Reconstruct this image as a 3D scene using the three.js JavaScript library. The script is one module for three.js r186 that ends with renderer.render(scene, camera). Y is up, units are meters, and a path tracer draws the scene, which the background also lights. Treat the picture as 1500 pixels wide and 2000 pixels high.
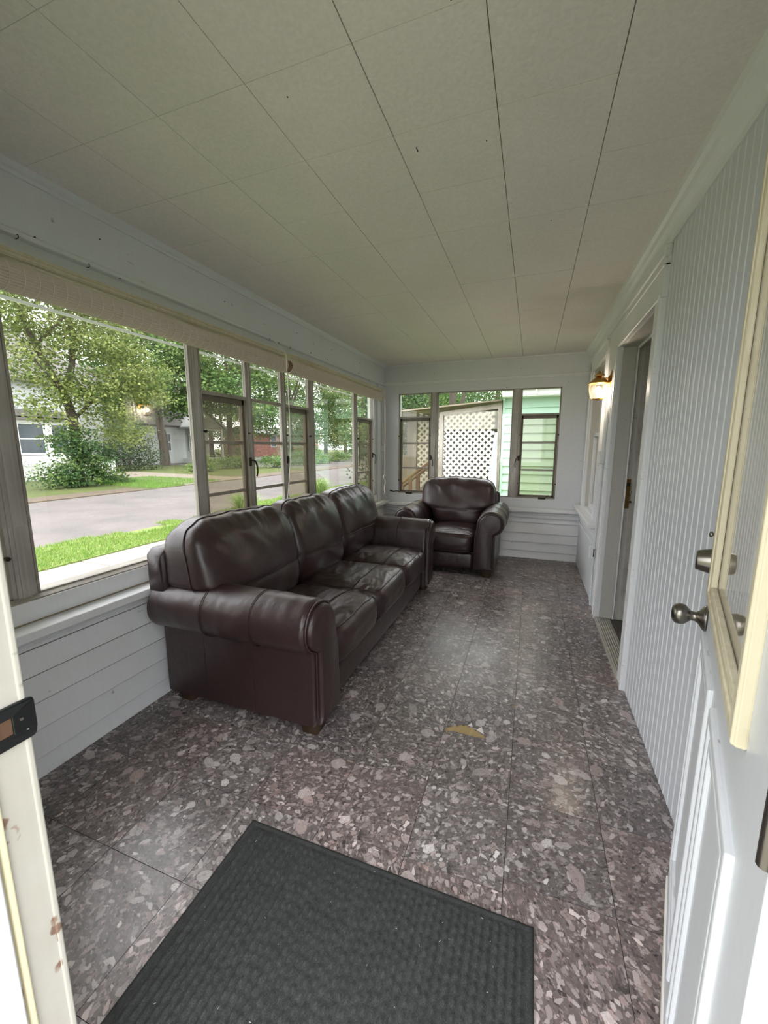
import * as THREE from 'three';
import { RoundedBoxGeometry } from 'three/addons/geometries/RoundedBoxGeometry.js';
import { mergeGeometries, mergeVertices, toCreasedNormals } from 'three/addons/utils/BufferGeometryUtils.js';
import { ImprovedNoise } from 'three/addons/math/ImprovedNoise.js';

// ---------------------------------------------------------------- camera, sky, exposure
const renderer = new THREE.WebGLRenderer({ antialias: true });
renderer.toneMapping = THREE.LinearToneMapping;
renderer.toneMappingExposure = 2.05;
renderer.shadowMap.enabled = true;
const scene = new THREE.Scene();
const camera = new THREE.PerspectiveCamera(2 * Math.atan(1000 / 780) * 180 / Math.PI, 0.75, 0.02, 600);
camera.position.set(0, 1.305, 0);
camera.rotation.order = 'YXZ';
camera.rotation.set(THREE.MathUtils.degToRad(-9.32), THREE.MathUtils.degToRad(20.15), 0);
scene.add(camera);

const SKY = 3.3;                                       // brightness of the overcast sky
function overcast() {                                  // even cloud cover, brighter overhead, the same all the way round
  const W = 256, H = 128, d = new Float32Array(W * H * 4), nz = new ImprovedNoise();
  for (let j = 0; j < H; j++) for (let i = 0; i < W; i++) {
    const el = (j + 0.5) / H * Math.PI - Math.PI / 2, az = i / W * 2 * Math.PI, s = Math.max(0, Math.sin(el));
    const c = nz.noise(Math.cos(az) * Math.cos(el) * 2.5, Math.sin(az) * Math.cos(el) * 2.5, Math.sin(el) * 3 + 7) * 0.06;
    const L = SKY * (0.62 + 0.38 * s) * (1 + c);
    d.set([L * 0.98, L * 0.99, L * 1.015, 1], (j * W + i) * 4);
  }
  const t = new THREE.DataTexture(d, W, H, THREE.RGBAFormat, THREE.FloatType);
  t.mapping = THREE.EquirectangularReflectionMapping; t.magFilter = THREE.LinearFilter; t.colorSpace = THREE.LinearSRGBColorSpace; t.needsUpdate = true;
  return t;
}
scene.background = overcast();

// ---------------------------------------------------------------- helpers
let seed = 1234567;
const rnd = () => { seed = (seed + 0x6D2B79F5) | 0; let t = Math.imul(seed ^ (seed >>> 15), 1 | seed); t = (t + Math.imul(t ^ (t >>> 7), 61 | t)) ^ t; return ((t ^ (t >>> 14)) >>> 0) / 4294967296; };
const rr = (a, b) => a + (b - a) * rnd();
const gauss = () => Math.sqrt(-2 * Math.log(rnd() + 1e-9)) * Math.cos(6.28318 * rnd());
const V = (x, y, z) => new THREE.Vector3(x, y, z);
const clamp = (v, a, b) => Math.min(b, Math.max(a, v));
const smooth = (a, b, v) => { const t = clamp((v - a) / (b - a), 0, 1); return t * t * (3 - 2 * t); };
const perlin = new ImprovedNoise();
const taken = new Map();
function numbered(name) { const n = taken.get(name) || 0; taken.set(name, n + 1); return n ? `${name}_${String(n).padStart(3, '0')}` : name; }
function uvm(g0, k = 1) {                               // uv in metres, by the way each face points
  const g = g0.index ? g0.toNonIndexed() : g0;
  if (!g.attributes.normal) g.computeVertexNormals();
  const p = g.attributes.position, uv = new Float32Array(p.count * 2), a = V(), b = V(), c = V();
  for (let i = 0; i < p.count; i += 3) {
    a.fromBufferAttribute(p, i); b.fromBufferAttribute(p, i + 1); c.fromBufferAttribute(p, i + 2);
    const n = b.clone().sub(a).cross(c.clone().sub(a)), ax = Math.abs(n.x), ay = Math.abs(n.y), az = Math.abs(n.z);
    for (let j = 0; j < 3; j++) {
      const q = [a, b, c][j];
      const [u, v] = ax >= ay && ax >= az ? [q.z, q.y] : ay >= az ? [q.x, q.z] : [q.x, q.y];
      uv[(i + j) * 2] = u * k; uv[(i + j) * 2 + 1] = v * k;
    }
  }
  g.setAttribute('uv', new THREE.BufferAttribute(uv, 2));
  for (const n of Object.keys(g.attributes)) if (!['position', 'normal', 'uv'].includes(n)) g.deleteAttribute(n);
  return g;
}
function B(x0, x1, y0, y1, z0, z1, r = 0) {             // a box between two corners, edges rounded by r
  if (x0 > x1) [x0, x1] = [x1, x0]; if (y0 > y1) [y0, y1] = [y1, y0]; if (z0 > z1) [z0, z1] = [z1, z0];
  const w = x1 - x0, h = y1 - y0, d = z1 - z0;
  const g = r > 0 ? new RoundedBoxGeometry(w, h, d, 1, Math.min(r, w * 0.45, h * 0.45, d * 0.45)) : new THREE.BoxGeometry(w, h, d);
  g.translate((x0 + x1) / 2, (y0 + y1) / 2, (z0 + z1) / 2);
  return uvm(g);
}
function join(gs) { return Array.isArray(gs) ? (gs.length === 1 ? gs[0] : mergeGeometries(gs.map(g => g.attributes.uv && !g.index && Object.keys(g.attributes).length === 3 ? g : uvm(g)))) : gs; }
function mesh(name, gs, mat, parent) {
  const m = new THREE.Mesh(join(gs), mat); m.name = name; m.castShadow = m.receiveShadow = true; parent.add(m); return m;
}
function thing(name, label, category, pos = [0, 0, 0], turn = 0, group, kind) {
  const o = new THREE.Group(); o.name = numbered(name); scene.add(o); o.position.set(...pos); o.rotation.y = turn;
  o.userData = { label, category }; if (group) o.userData.group = group; if (kind) o.userData.kind = kind;
  return o;
}
const struct = (name, label, category) => thing(name, label, category, [0, 0, 0], 0, undefined, 'structure');
function tag(m, label, category, group, kind) { m.name = numbered(m.name); m.userData = { label, category }; if (group) m.userData.group = group; if (kind) m.userData.kind = kind; return m; }
const tube = (pts, r, n = 24, rs = 6, closed = false) => uvm(new THREE.TubeGeometry(new THREE.CatmullRomCurve3(pts.map(p => Array.isArray(p) ? V(...p) : p), closed), n, r, rs, closed));
function rod(a, b, r0, r1 = r0, seg = 8) {              // straight, tapered rod
  const A = V(...a), D = V(...b).sub(A), g = new THREE.CylinderGeometry(r1, r0, D.length(), seg);
  g.translate(0, D.length() / 2, 0); g.applyQuaternion(new THREE.Quaternion().setFromUnitVectors(V(0, 1, 0), D.clone().normalize())); g.translate(A.x, A.y, A.z);
  return uvm(g);
}
const lathe = (pts, seg = 24) => uvm(new THREE.LatheGeometry(pts.map(p => new THREE.Vector2(...p)), seg));
function extrudeZ(pts, z0, z1) {                        // outline in x, y swept along z
  const g = new THREE.ExtrudeGeometry(new THREE.Shape(pts.map(p => new THREE.Vector2(...p))), { depth: Math.abs(z1 - z0), bevelEnabled: false });
  g.translate(0, 0, Math.min(z0, z1)); return uvm(g);
}
const turnY = (g, a, x = 0, z = 0) => { g.translate(-x, 0, -z); g.rotateY(a); g.translate(x, 0, z); return g; };

// ---------------------------------------------------------------- procedural textures
function hash(x, y, s) { let h = Math.imul(x, 374761393) + Math.imul(y, 668265263) + Math.imul(s, 2147483647 ^ 0x5bd1e995) | 0; h = Math.imul(h ^ (h >>> 13), 1274126177); return ((h ^ (h >>> 16)) >>> 0) / 4294967296; }
function vn(x, y, p, s) {                               // value noise that repeats after p cells
  const xi = Math.floor(x), yi = Math.floor(y), fx = x - xi, fy = y - yi, u = fx * fx * (3 - 2 * fx), v = fy * fy * (3 - 2 * fy);
  const m = k => ((k % p) + p) % p;
  const a = hash(m(xi), m(yi), s), b = hash(m(xi + 1), m(yi), s), c = hash(m(xi), m(yi + 1), s), d = hash(m(xi + 1), m(yi + 1), s);
  return a + (b - a) * u + (c - a) * v + (a - b - c + d) * u * v;
}
function fbm(u, v, f, o, s) { let t = 0, a = 0.5; for (let i = 0; i < o; i++) { t += a * vn(u * f, v * f, f, s + i); f *= 2; a *= 0.5; } return t / (1 - Math.pow(0.5, o)); }
function tex(size, fn, srgb = true, rep = 1) {
  const d = new Uint8Array(size * size * 4);
  for (let j = 0; j < size; j++) for (let i = 0; i < size; i++) {
    const c = fn(i / size, j / size), k = (j * size + i) * 4;
    if (typeof c === 'number') { d[k] = d[k + 1] = d[k + 2] = clamp(c, 0, 1) * 255; } else { d[k] = clamp(c[0], 0, 255); d[k + 1] = clamp(c[1], 0, 255); d[k + 2] = clamp(c[2], 0, 255); }
    d[k + 3] = 255;
  }
  const t = new THREE.DataTexture(d, size, size, THREE.RGBAFormat); t.magFilter = THREE.LinearFilter; t.minFilter = THREE.LinearMipmapLinearFilter; t.generateMipmaps = true;
  t.wrapS = t.wrapT = THREE.RepeatWrapping; t.repeat.set(rep, rep); if (srgb) t.colorSpace = THREE.SRGBColorSpace; t.needsUpdate = true; return t;
}
const std = (o) => new THREE.MeshStandardMaterial(o);
const phy = (o) => new THREE.MeshPhysicalMaterial(o);
const mixc = (a, b, t) => [a[0] + (b[0] - a[0]) * t, a[1] + (b[1] - a[1]) * t, a[2] + (b[2] - a[2]) * t];

// old white gloss paint: blotches, brush streaks, scuffs
const paintFn = (base, dirt, amount) => (u, v) => {
  const b = fbm(u, v, 4, 5, 11), f = fbm(u, v, 64, 3, 31), s = vn(u * 180, v * 6, 180, 5);
  let c = mixc(base, dirt, clamp((b - 0.52) * 1.6, 0, 1) * amount + (f - 0.5) * 0.10);
  const sc = vn(u * 48, v * 96, 48, 77) * vn(u * 12, v * 12, 12, 78);
  if (sc > 0.76) c = mixc(c, [120, 116, 110], (sc - 0.76) * 3);
  const k = 1 + (s - 0.5) * 0.012;
  return [c[0] * k, c[1] * k, c[2] * k];
};
const T = {
  paint: tex(1024, paintFn([224, 225, 227], [196, 195, 190], 0.32)),
  jamb: tex(1024, (u, v) => { let c = paintFn([192, 188, 180], [164, 156, 144], 0.7)(u, v); const ch = fbm(u, v, 14, 5, 131), e = ch * 0.75 + 0.25 * vn(u * 40, v * 10, 40, 133); if (e > 0.69) c = mixc(c, [122, 92, 76], clamp((e - 0.69) * 40, 0, 0.85)); return c; }),
  ceil: tex(1024, (u, v) => { const b = fbm(u, v, 3, 4, 51), f = fbm(u, v, 128, 2, 61); const k = 0.97 + 0.05 * b + (f - 0.5) * 0.05; return [228 * k, 222 * k, 220 * k]; }),
  ceilBump: tex(512, (u, v) => fbm(u, v, 96, 2, 63), false),
  bump: tex(512, (u, v) => fbm(u, v, 24, 4, 91), false),
  streak: tex(512, (u, v) => 0.6 * vn(u * 4, v * 120, 120, 17) + 0.4 * fbm(u, v, 32, 3, 18), false),
  wood: tex(512, (u, v) => { const g = fbm(u * 0.999, v, 6, 3, 101), s = vn(u * 90 + g * 10, v * 4, 90, 102); const c = mixc([216, 209, 184], [186, 173, 144], s * 0.5 + g * 0.35); return c; }),
  weather: tex(512, (u, v) => { const s = vn(u * 110, v * 5, 110, 105), b = fbm(u, v, 8, 4, 106); const c = mixc([190, 187, 182], [142, 136, 129], s * 0.42 + (b - 0.4) * 0.9); return c; }),
  leather: tex(1024, (u, v) => { const b = fbm(u, v, 5, 5, 201), f = fbm(u, v, 48, 3, 205), k = 0.86 + 0.3 * b + (f - 0.5) * 0.18; return [50 * k, 32 * k, 33 * k]; }),
  leatherBump: tex(1024, (u, v) => { const a = Math.abs(fbm(u, v, 14, 4, 211) - 0.5) * 2, f = fbm(u, v, 90, 2, 217); return clamp(0.25 + 0.75 * Math.pow(a, 0.6) * 0.8 + f * 0.22, 0, 1); }, false),
  road: tex(1024, (u, v) => { const f = fbm(u, v, 160, 2, 301), b = fbm(u, v, 5, 4, 302), cr = Math.abs(fbm(u, v, 6, 4, 303) - 0.5); let c = mixc([110, 102, 98], [88, 84, 82], b * 1.2 - 0.1 + (f - 0.5) * 0.8); if (cr < 0.006) c = mixc(c, [92, 88, 86], 0.8); return c; }),
  concrete: tex(512, (u, v) => { const f = fbm(u, v, 64, 3, 311), b = fbm(u, v, 4, 4, 312), k = 0.9 + 0.16 * b + (f - 0.5) * 0.12; return [154 * k, 150 * k, 141 * k]; }),
  grass: tex(1024, (u, v) => { const f = fbm(u, v, 128, 3, 321), b = fbm(u, v, 6, 4, 322), c = mixc([104, 122, 62], [142, 152, 86], clamp(b * 1.4 - 0.3, 0, 1)); return mixc(c, [72, 88, 46], clamp((f - 0.4) * 1.8, 0, 1)); }),
  bark: tex(512, (u, v) => { const s = vn(u * 40, v * 8, 40, 331), f = fbm(u, v, 32, 3, 332); return mixc([98, 88, 78], [58, 52, 46], s * 0.7 + (f - 0.5)); }),
  brick: tex(512, (u, v) => { const r = Math.floor(v * 32), uu = (u * 12 + (r % 2) * 0.5) % 1, vv = (v * 32) % 1, k = 0.85 + 0.3 * hash(Math.floor(u * 12 + (r % 2) * 0.5), r, 9); return uu < 0.04 || vv < 0.12 ? [176, 160, 150] : [142 * k, 84 * k, 73 * k]; }),
};
const M = {
  paint: std({ map: T.paint, roughness: 0.42, bumpMap: T.bump, bumpScale: 0.0006 }),
  paintB: std({ map: T.paint, color: 0xf1f3f5, roughness: 0.5, bumpMap: T.bump, bumpScale: 0.0005 }),
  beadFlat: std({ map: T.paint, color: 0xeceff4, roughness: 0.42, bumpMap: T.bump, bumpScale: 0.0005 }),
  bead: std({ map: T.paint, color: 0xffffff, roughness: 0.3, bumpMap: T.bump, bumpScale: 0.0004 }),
  jambB: std({ map: T.paint, color: 0xd6d2c9, roughness: 0.5 }),
  jamb: std({ map: T.jamb, roughness: 0.5, bumpMap: T.bump, bumpScale: 0.001 }),
  ceil: std({ map: T.ceil, roughness: 0.9, bumpMap: T.ceilBump, bumpScale: 0.001 }),
  ceilCore: std({ color: 0xa8a69c, roughness: 1 }),
  core: std({ color: 0x6a6055, roughness: 0.9 }),
  weather: std({ map: T.weather, roughness: 0.8, bumpMap: T.streak, bumpScale: 0.0015 }),
  frame: std({ map: T.weather, color: 0xe0dcd6, roughness: 0.65 }),
  sash: std({ map: T.weather, color: 0xa39c92, roughness: 0.6 }),
  iron: std({ color: 0x2c2620, roughness: 0.5, metalness: 0.5 }),
  rust: std({ color: 0x5d4433, roughness: 0.8 }),
  glass: phy({ color: 0xffffff, transmission: 1, thickness: 0, roughness: 0.0, ior: 1.5 }),
  dusty: phy({ color: 0xe4e0d6, transmission: 0.9, thickness: 0, roughness: 0.03, ior: 1.5 }),
  leather: phy({ map: T.leather, roughness: 0.36, bumpMap: T.leatherBump, bumpScale: 0.002, clearcoat: 0.5, clearcoatRoughness: 0.4, specularIntensity: 0.8 }),
  seam: std({ color: 0x2a1c1b, roughness: 0.6 }),
  legWood: std({ map: T.wood, color: 0x4b3b2c, roughness: 0.55 }),
  cream: std({ map: T.wood, roughness: 0.5, bumpMap: T.streak, bumpScale: 0.0008 }),
  bamboo: std({ color: 0xd0c2b7, roughness: 0.7 }),
  bambooEnd: std({ color: 0x8c6f52, roughness: 0.8 }),
  string: std({ color: 0xe3dccf, roughness: 0.8 }),
  cord: std({ color: 0xefece4, roughness: 0.8 }),
  nickel: std({ color: 0x87827b, roughness: 0.28, metalness: 1 }),
  brass: std({ color: 0xbd9350, roughness: 0.3, metalness: 1 }),
  brassOld: std({ color: 0x7a5f34, roughness: 0.4, metalness: 0.9 }),
  black: std({ color: 0x141516, roughness: 0.35 }),
  steel: std({ map: T.weather, color: 0xe6e5de, roughness: 0.4 }),
  dark: std({ color: 0x4d4843, roughness: 0.9 }),
  house: std({ color: 0x8f8a84, roughness: 0.9 }),
  ochre: std({ map: T.wood, color: 0xd8c6a4, roughness: 0.9 }),
  plastic: std({ color: 0xe6e4de, roughness: 0.4 }),
};
// ================================================================ the room
// floor print: broken-stone pattern of the vinyl tiles, sixteen different tiles on one sheet
function stoneSheet() {
  const S = 2048, c = document.createElement('canvas'); c.width = c.height = S; const g = c.getContext('2d'), q = S / 4;
  const col = (a, k) => `rgb(${a.map(v => Math.round(clamp(v * k, 0, 255))).join(',')})`;
  const pal = [[118, 111, 110], [133, 126, 125], [147, 139, 138], [166, 158, 157], [128, 114, 113], [92, 86, 86], [150, 136, 134], [184, 177, 176], [108, 101, 100]];
  const blob = (x, y, r, n, el, rot, jag) => { g.beginPath(); for (let i = 0; i < n; i++) { const a = i / n * 6.2832 + rr(-0.8, 0.8) / n * 2, k = r * (1 - jag + jag * 2 * rnd()); const px = Math.cos(a) * k * el, py = Math.sin(a) * k / el; const X = x + px * Math.cos(rot) - py * Math.sin(rot), Y = y + px * Math.sin(rot) + py * Math.cos(rot); i ? g.lineTo(X, Y) : g.moveTo(X, Y); } g.closePath(); };
  for (let t = 0; t < 16; t++) {
    const ox = (t % 4) * q, oy = Math.floor(t / 4) * q, flow = rr(0, 3.14);
    g.save(); g.beginPath(); g.rect(ox, oy, q, q); g.clip();
    g.fillStyle = 'rgb(110,103,102)'; g.fillRect(ox, oy, q, q);
    for (let i = 0; i < 1500; i++) { g.fillStyle = col(pal[Math.floor(rnd() * 7)], rr(0.7, 1.12)); blob(ox + rnd() * q, oy + rnd() * q, rr(3, 11), 5, rr(1, 1.8), flow + gauss() * 0.5, 0.35); g.fill(); }
    for (let i = 0; i < 300; i++) { g.fillStyle = col(pal[Math.floor(rnd() * pal.length)], rr(0.8, 1.2)); blob(ox + rnd() * q, oy + rnd() * q, rr(6, 17), 6, rr(1, 1.7), flow + gauss() * 0.7, 0.3); g.fill(); }
    for (let i = 0; i < 34; i++) { g.fillStyle = col(pal[[3, 7, 2, 6][Math.floor(rnd() * 4)]], rr(0.92, 1.12)); blob(ox + rnd() * q, oy + rnd() * q, rr(10, 24), 4 + Math.floor(rnd() * 3), rr(1, 1.7), flow + gauss() * 0.8, 0.18); g.fill(); }
    const big = 9 + Math.floor(rnd() * 5);
    for (let i = 0; i < big; i++) {
      const x = ox + rnd() * q, y = oy + rnd() * q, r = rr(15, 44) * (rnd() < 0.25 ? 1.25 : 0.8), rot = flow + gauss() * 0.8, base = pal[[2, 3, 3, 7, 6, 3, 2][Math.floor(rnd() * 7)]], k = rr(0.95, 1.18);
      g.save(); blob(x, y, r, 5 + Math.floor(rnd() * 5), rr(1, 1.5), rot, rr(0.05, 0.15)); g.fillStyle = col(base, k); g.fill(); g.strokeStyle = 'rgba(74,66,64,0.4)'; g.lineWidth = 1.5; g.stroke(); g.clip();
      for (let m = 0; m < 40; m++) { g.fillStyle = col(base, k * rr(0.86, 1.1)); blob(x + gauss() * r * 0.6, y + gauss() * r * 0.6, rr(2, 8), 5, 1.4, rot, 0.4); g.fill(); }
      g.restore();
    }
    for (let i = 0; i < 700; i++) { g.fillStyle = rnd() < 0.45 ? `rgba(186,178,175,${rr(0.2, 0.6)})` : `rgba(56,50,49,${rr(0.25, 0.6)})`; blob(ox + rnd() * q, oy + rnd() * q, rr(1.2, 4.5), 4, rr(1, 2.2), flow + gauss() * 0.6, 0.4); g.fill(); }
    g.restore();
  }
  const x = new THREE.CanvasTexture(c); x.colorSpace = THREE.SRGBColorSpace; x.magFilter = THREE.LinearFilter; x.wrapS = x.wrapT = THREE.RepeatWrapping; return x;
}
const sheet = stoneSheet();
T.floorRough = tex(512, (u, v) => 0.15 + 0.2 * fbm(u, v, 6, 4, 401) + 0.07 * fbm(u, v, 60, 2, 402), false);
const tileMats = [0xffffff, 0xeeedef, 0xfff8f6, 0xf7f5f4].map(c => std({ map: sheet, color: c, roughness: 1, roughnessMap: T.floorRough, bumpMap: T.bump, bumpScale: 0.0005 }));
const floor = struct('floor', 'porch floor of dark stone-print vinyl tiles', 'floor');
mesh('subfloor', B(-1.92, 0.62, -0.12, -0.0040, -5.05, -0.14), std({ color: 0x2b2624, roughness: 1 }), floor);
mesh('bare_plywood', [B(-0.312, -0.10, -0.0042, -0.0034, -1.76, -1.658), B(-0.045, 0.01, -0.0042, -0.0034, -2.0, -1.95)], M.ochre, floor);
{
  const S = 0.305, X0 = -0.01, Z0 = -0.741;
  for (let i = -6; i <= 1; i++) for (let j = -2; j <= 14; j++) {
    const off = i >= 0 ? -0.04 : 0, gap = 0.0006 + 0.0005 * hash(i + 50, j + 2, 4);
    let x0 = X0 + i * S, x1 = x0 + S, z1 = Z0 - j * S + off + S, z0 = z1 - S;
    const full = [x0, x1, z0, z1];
    x0 = Math.max(x0, -1.80); x1 = Math.min(x1, 0.56); z0 = Math.max(z0, -4.93); z1 = Math.min(z1, -0.20);
    if (x1 - x0 < 0.02 || z1 - z0 < 0.02) continue;
    const sh = new THREE.Shape();
    const torn = i === -1 && j === 4;
    const ring = torn
      ? [[x0 + gap, -z1 + gap], [-0.305, -z1 + gap], [-0.309, 1.689], [-0.285, 1.706], [-0.272, 1.722], [-0.262, 1.716], [-0.245, 1.738], [-0.236, 1.728], [-0.224, 1.742], [-0.212, 1.731], [-0.19, 1.733], [-0.176, 1.716], [-0.165, 1.72], [-0.15, 1.702], [-0.137, 1.7], [-0.122, 1.676], [-0.2, 1.672], [-0.262, 1.674], [-0.298, -z1 + gap + 0.008], [-0.29, -z1 + gap], [x1 - gap, -z1 + gap], [x1 - gap, -z0 - gap], [x0 + gap, -z0 - gap]]
      : (i === -1 && j === 5) ? [[x0 + gap, -z1 + gap], [x1 - 0.022, -z1 + gap], [x1 - 0.016, -z1 + 0.009], [x1 - gap, -z1 + 0.014], [x1 - gap, -z0 - gap], [x0 + gap, -z0 - gap]]
      : [[x0 + gap, -z1 + gap], [x1 - gap, -z1 + gap], [x1 - gap, -z0 - gap], [x0 + gap, -z0 - gap]];
    ring.forEach((p, k) => k ? sh.lineTo(...p) : sh.moveTo(...p));
    const g = new THREE.ExtrudeGeometry(sh, { depth: 0.0034, bevelEnabled: false });
    g.rotateX(-Math.PI / 2); g.translate(0, -0.0034, 0);
    const h = hash(i + 20, j + 20, 5), v = Math.floor(h * 16), rot = Math.floor(hash(i + 9, j + 7, 6) * 4), p = g.attributes.position, uv = new Float32Array(p.count * 2);
    for (let k = 0; k < p.count; k++) {
      let a = (p.getX(k) - full[0]) / S - 0.5, b = (p.getZ(k) - full[2]) / S - 0.5; for (let r = 0; r < rot; r++) [a, b] = [b, -a];
      uv[k * 2] = (v % 4 + clamp(a + 0.5, 0.003, 0.997)) / 4; uv[k * 2 + 1] = (Math.floor(v / 4) + clamp(b + 0.5, 0.003, 0.997)) / 4;
    }
    g.setAttribute('uv', new THREE.BufferAttribute(uv, 2));
    const m = mesh('tile', g, tileMats[Math.floor(hash(i + 3, j + 40, 8) * 4)], floor); m.position.y = (hash(i + 30, j + 1, 2) - 0.5) * 0.0007;
  }
  // lifted flap of the torn tile
  const f = new THREE.BufferGeometry().setFromPoints([V(-0.172, 0.0008, -1.718), V(-0.135, 0.0008, -1.70), V(-0.15, 0.012, -1.735), V(-0.215, 0.0008, -1.733), V(-0.19, 0.0008, -1.735), V(-0.2, 0.008, -1.75)]);
  f.setIndex([0, 1, 2, 3, 4, 5]); f.computeVertexNormals(); mesh('torn_flap', uvm(f), std({ color: 0xc9c3bd, roughness: 0.6, side: THREE.DoubleSide }), floor);
}

// ceiling of square fibreboard panels
const ceiling = struct('ceiling', 'low porch ceiling of painted square fibreboard panels', 'ceiling');
mesh('roof_deck', B(-2.3, 0.75, 2.312, 2.46, -5.35, -0.12), M.ceilCore, ceiling);
{
  const xs = [-1.80, -1.462, -1.13, -0.808, -0.481, -0.154, 0.164, 0.56], zs = []; for (let k = -2; k < 14; k++) zs.push(-0.754 - k * 0.3215);
  for (let i = 0; i + 1 < xs.length; i++) for (let k = 0; k < zs.length; k++) {
    const z1 = Math.min(-0.33, zs[k]), z0 = Math.max(-4.95, zs[k] - 0.3215); if (z1 - z0 < 0.02) continue;
    const g = 0.0011, gz = 0.0005, drop = hash(i + 1, k + 3, 4) * 0.0014;
    mesh('ceiling_panel', B(xs[i] + (i ? g : 0), xs[i + 1] - g, 2.300 - drop, 2.313, z0 + gz, z1 - gz, 0.0012), M.ceil, ceiling);
  }
}

for (const [x, z, l] of [[-0.425, -1.47, 0.02], [-0.23, -1.06, 0.003], [-0.20, -1.52, 0.003], [-0.72, -1.15, 0.004], [0.02, -2.1, 0.006], [-0.5, -2.4, 0.004]]) mesh('nail', B(x, x + 0.003, 2.2975, 2.3005, z - l, z, 0.0005), M.iron, ceiling);
// ---------------------------------------------------------------- left wall: boards, sill, posts, header
const L = (u0, u1, y0, y1, w0, w1, r) => B(-1.85 + w0, -1.85 + w1, y0, y1, -u1, -u0, r);     // u is the distance along the wall, w the height above the window plane
const Fw = (u0, u1, y0, y1, w0, w1, r) => B(u0, u1, y0, y1, -4.95 + w0, -4.95 + w1, r);
const wl = struct('wall_left', 'white street-side wall with lap boards below a band of windows', 'wall');
const lap = (y0, y1) => [[0, y0 + 0.001], [0.021, y0 + 0.001], [0.0215, y0 + 0.004], [0.003, y1 - 0.011], [-0.001, y1 - 0.011], [-0.001, y0 + 0.001]];
const along = (prof, x, z0, z1) => { const g = extrudeZ(prof, z0, z1); g.translate(x, 0, 0); return g; };              // profile swept along the left wall
const across = (prof, z, x0, x1) => { const g = extrudeZ(prof, 0, x1 - x0); g.rotateY(-Math.PI / 2); g.translate(x1, 0, z); return uvm(g); }; // the same along the end wall
const laps = [[0, 0.084], [0.084, 0.199], [0.199, 0.313], [0.313, 0.427], [0.427, 0.535]];
mesh('wall_core', [L(0.15, 5.05, -0.1, 0.60, -0.09, 0.066)], M.core, wl);
for (const [a, b] of laps) mesh('lap_board', along(lap(a, b), -1.785, -4.93, -0.33), M.paint, wl);
mesh('apron_moulding', along([[0, 0.532], [0.012, 0.532], [0.014, 0.538], [0.010, 0.542], [0.018, 0.546], [0.020, 0.553], [0.015, 0.557], [0.026, 0.562], [0.03, 0.572], [0.03, 0.582], [0, 0.582]], -1.785, -4.93, -0.33), M.paint, wl);
mesh('sill', L(0.33, 4.95, 0.581, 0.618, -0.02, 0.128, 0.005), M.paint, wl);
mesh('stool_board', L(0.33, 4.93, 0.618, 0.703, -0.08, 0.032, 0.003), M.paint, wl);
mesh('caulk_seam', tube([[-1.817, 0.6195, -0.34], [-1.8165, 0.6205, -1.2], [-1.817, 0.6195, -2.6], [-1.817, 0.62, -4.9]], 0.0032, 60, 5), std({ map: T.weather, color: 0xcfc0a2, roughness: 0.9 }), wl);
mesh('bottom_rail', along([[-0.08, 0.70], [0.026, 0.70], [0.026, 0.708], [-0.004, 0.722], [-0.08, 0.722]], -1.85, -4.72, -0.33), M.frame, wl);
const postG = (a, b) => [L(a, b, 0.71, 1.96, -0.026, 0.0, 0.002), L(a + 0.014, b - 0.014, 0.712, 1.955, -0.004, 0.006, 0.003), L(a + 0.028, b - 0.028, 0.714, 1.95, 0.0, 0.009, 0.002)];
for (const [a, b] of [[0.885, 0.968], [1.842, 1.910], [3.140, 3.215], [4.095, 4.168]]) mesh('window_post', postG(a, b), M.weather, wl);
for (const [a, b] of [[2.322, 2.360], [2.732, 2.776]]) mesh('mullion', [L(a, b, 0.71, 1.96, -0.026, 0.0, 0.002), L(a + 0.01, b - 0.01, 0.712, 1.955, -0.004, 0.006, 0.003)], M.weather, wl);
mesh('corner_board', [L(4.62, 4.70, 0.70, 1.96, -0.06, 0.02, 0.003), L(4.70, 4.95, 0.60, 2.07, -0.08, 0.05, 0.002)], M.paintB, wl);
mesh('corner_board', L(0.15, 0.42, 0.60, 2.07, -0.08, 0.05, 0.002), M.paintB, wl);
mesh('header_board', [L(0.15, 4.95, 2.07, 2.312, -0.09, 0.05, 0.002)], M.paintB, wl);
mesh('head_casing', [L(0.15, 4.95, 1.955, 2.072, -0.09, 0.030, 0.002), L(0.33, 4.93, 2.055, 2.075, 0.0, 0.062, 0.004)], M.paintB, wl);
mesh('ceiling_bead', along([[0, 2.262], [0.008, 2.262], [0.014, 2.272], [0.012, 2.284], [0.026, 2.30], [0, 2.30]], -1.80, -4.93, -0.33), M.paintB, wl);
mesh('outer_head_trim', L(0.3, 4.72, 1.894, 1.906, -0.19, -0.18), M.paintB, wl);
for (const u of [1.03, 1.28, 2.52, 2.63, 2.78]) {          // cup hooks left in the head casing
  mesh('cup_hook', tube([[-1.80, 2.047, -u], [-1.792, 2.046, -u], [-1.784, 2.047, -u], [-1.781, 2.052, -u], [-1.784, 2.058, -u], [-1.789, 2.058, -u]], 0.0014, 14, 5), M.iron, wl);
}
for (const u of [1.09, 1.13, 1.42, 1.56, 2.95, 3.1, 3.4, 3.75, 4.1, 4.4]) mesh('nail', rod([-1.80, 2.05 + (u % 0.1) * 0.3, -u], [-1.789, 2.05 + (u % 0.1) * 0.3, -u], 0.002, 0.003, 6), M.iron, wl);
for (const u of [1.35, 2.1, 2.9, 3.5, 4.15]) mesh('nail', rod([-1.801, 2.17 + (u % 0.3) * 0.1, -u], [-1.796, 2.17 + (u % 0.3) * 0.1, -u], 0.0025, 0.0025, 6), M.iron, wl);

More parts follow.
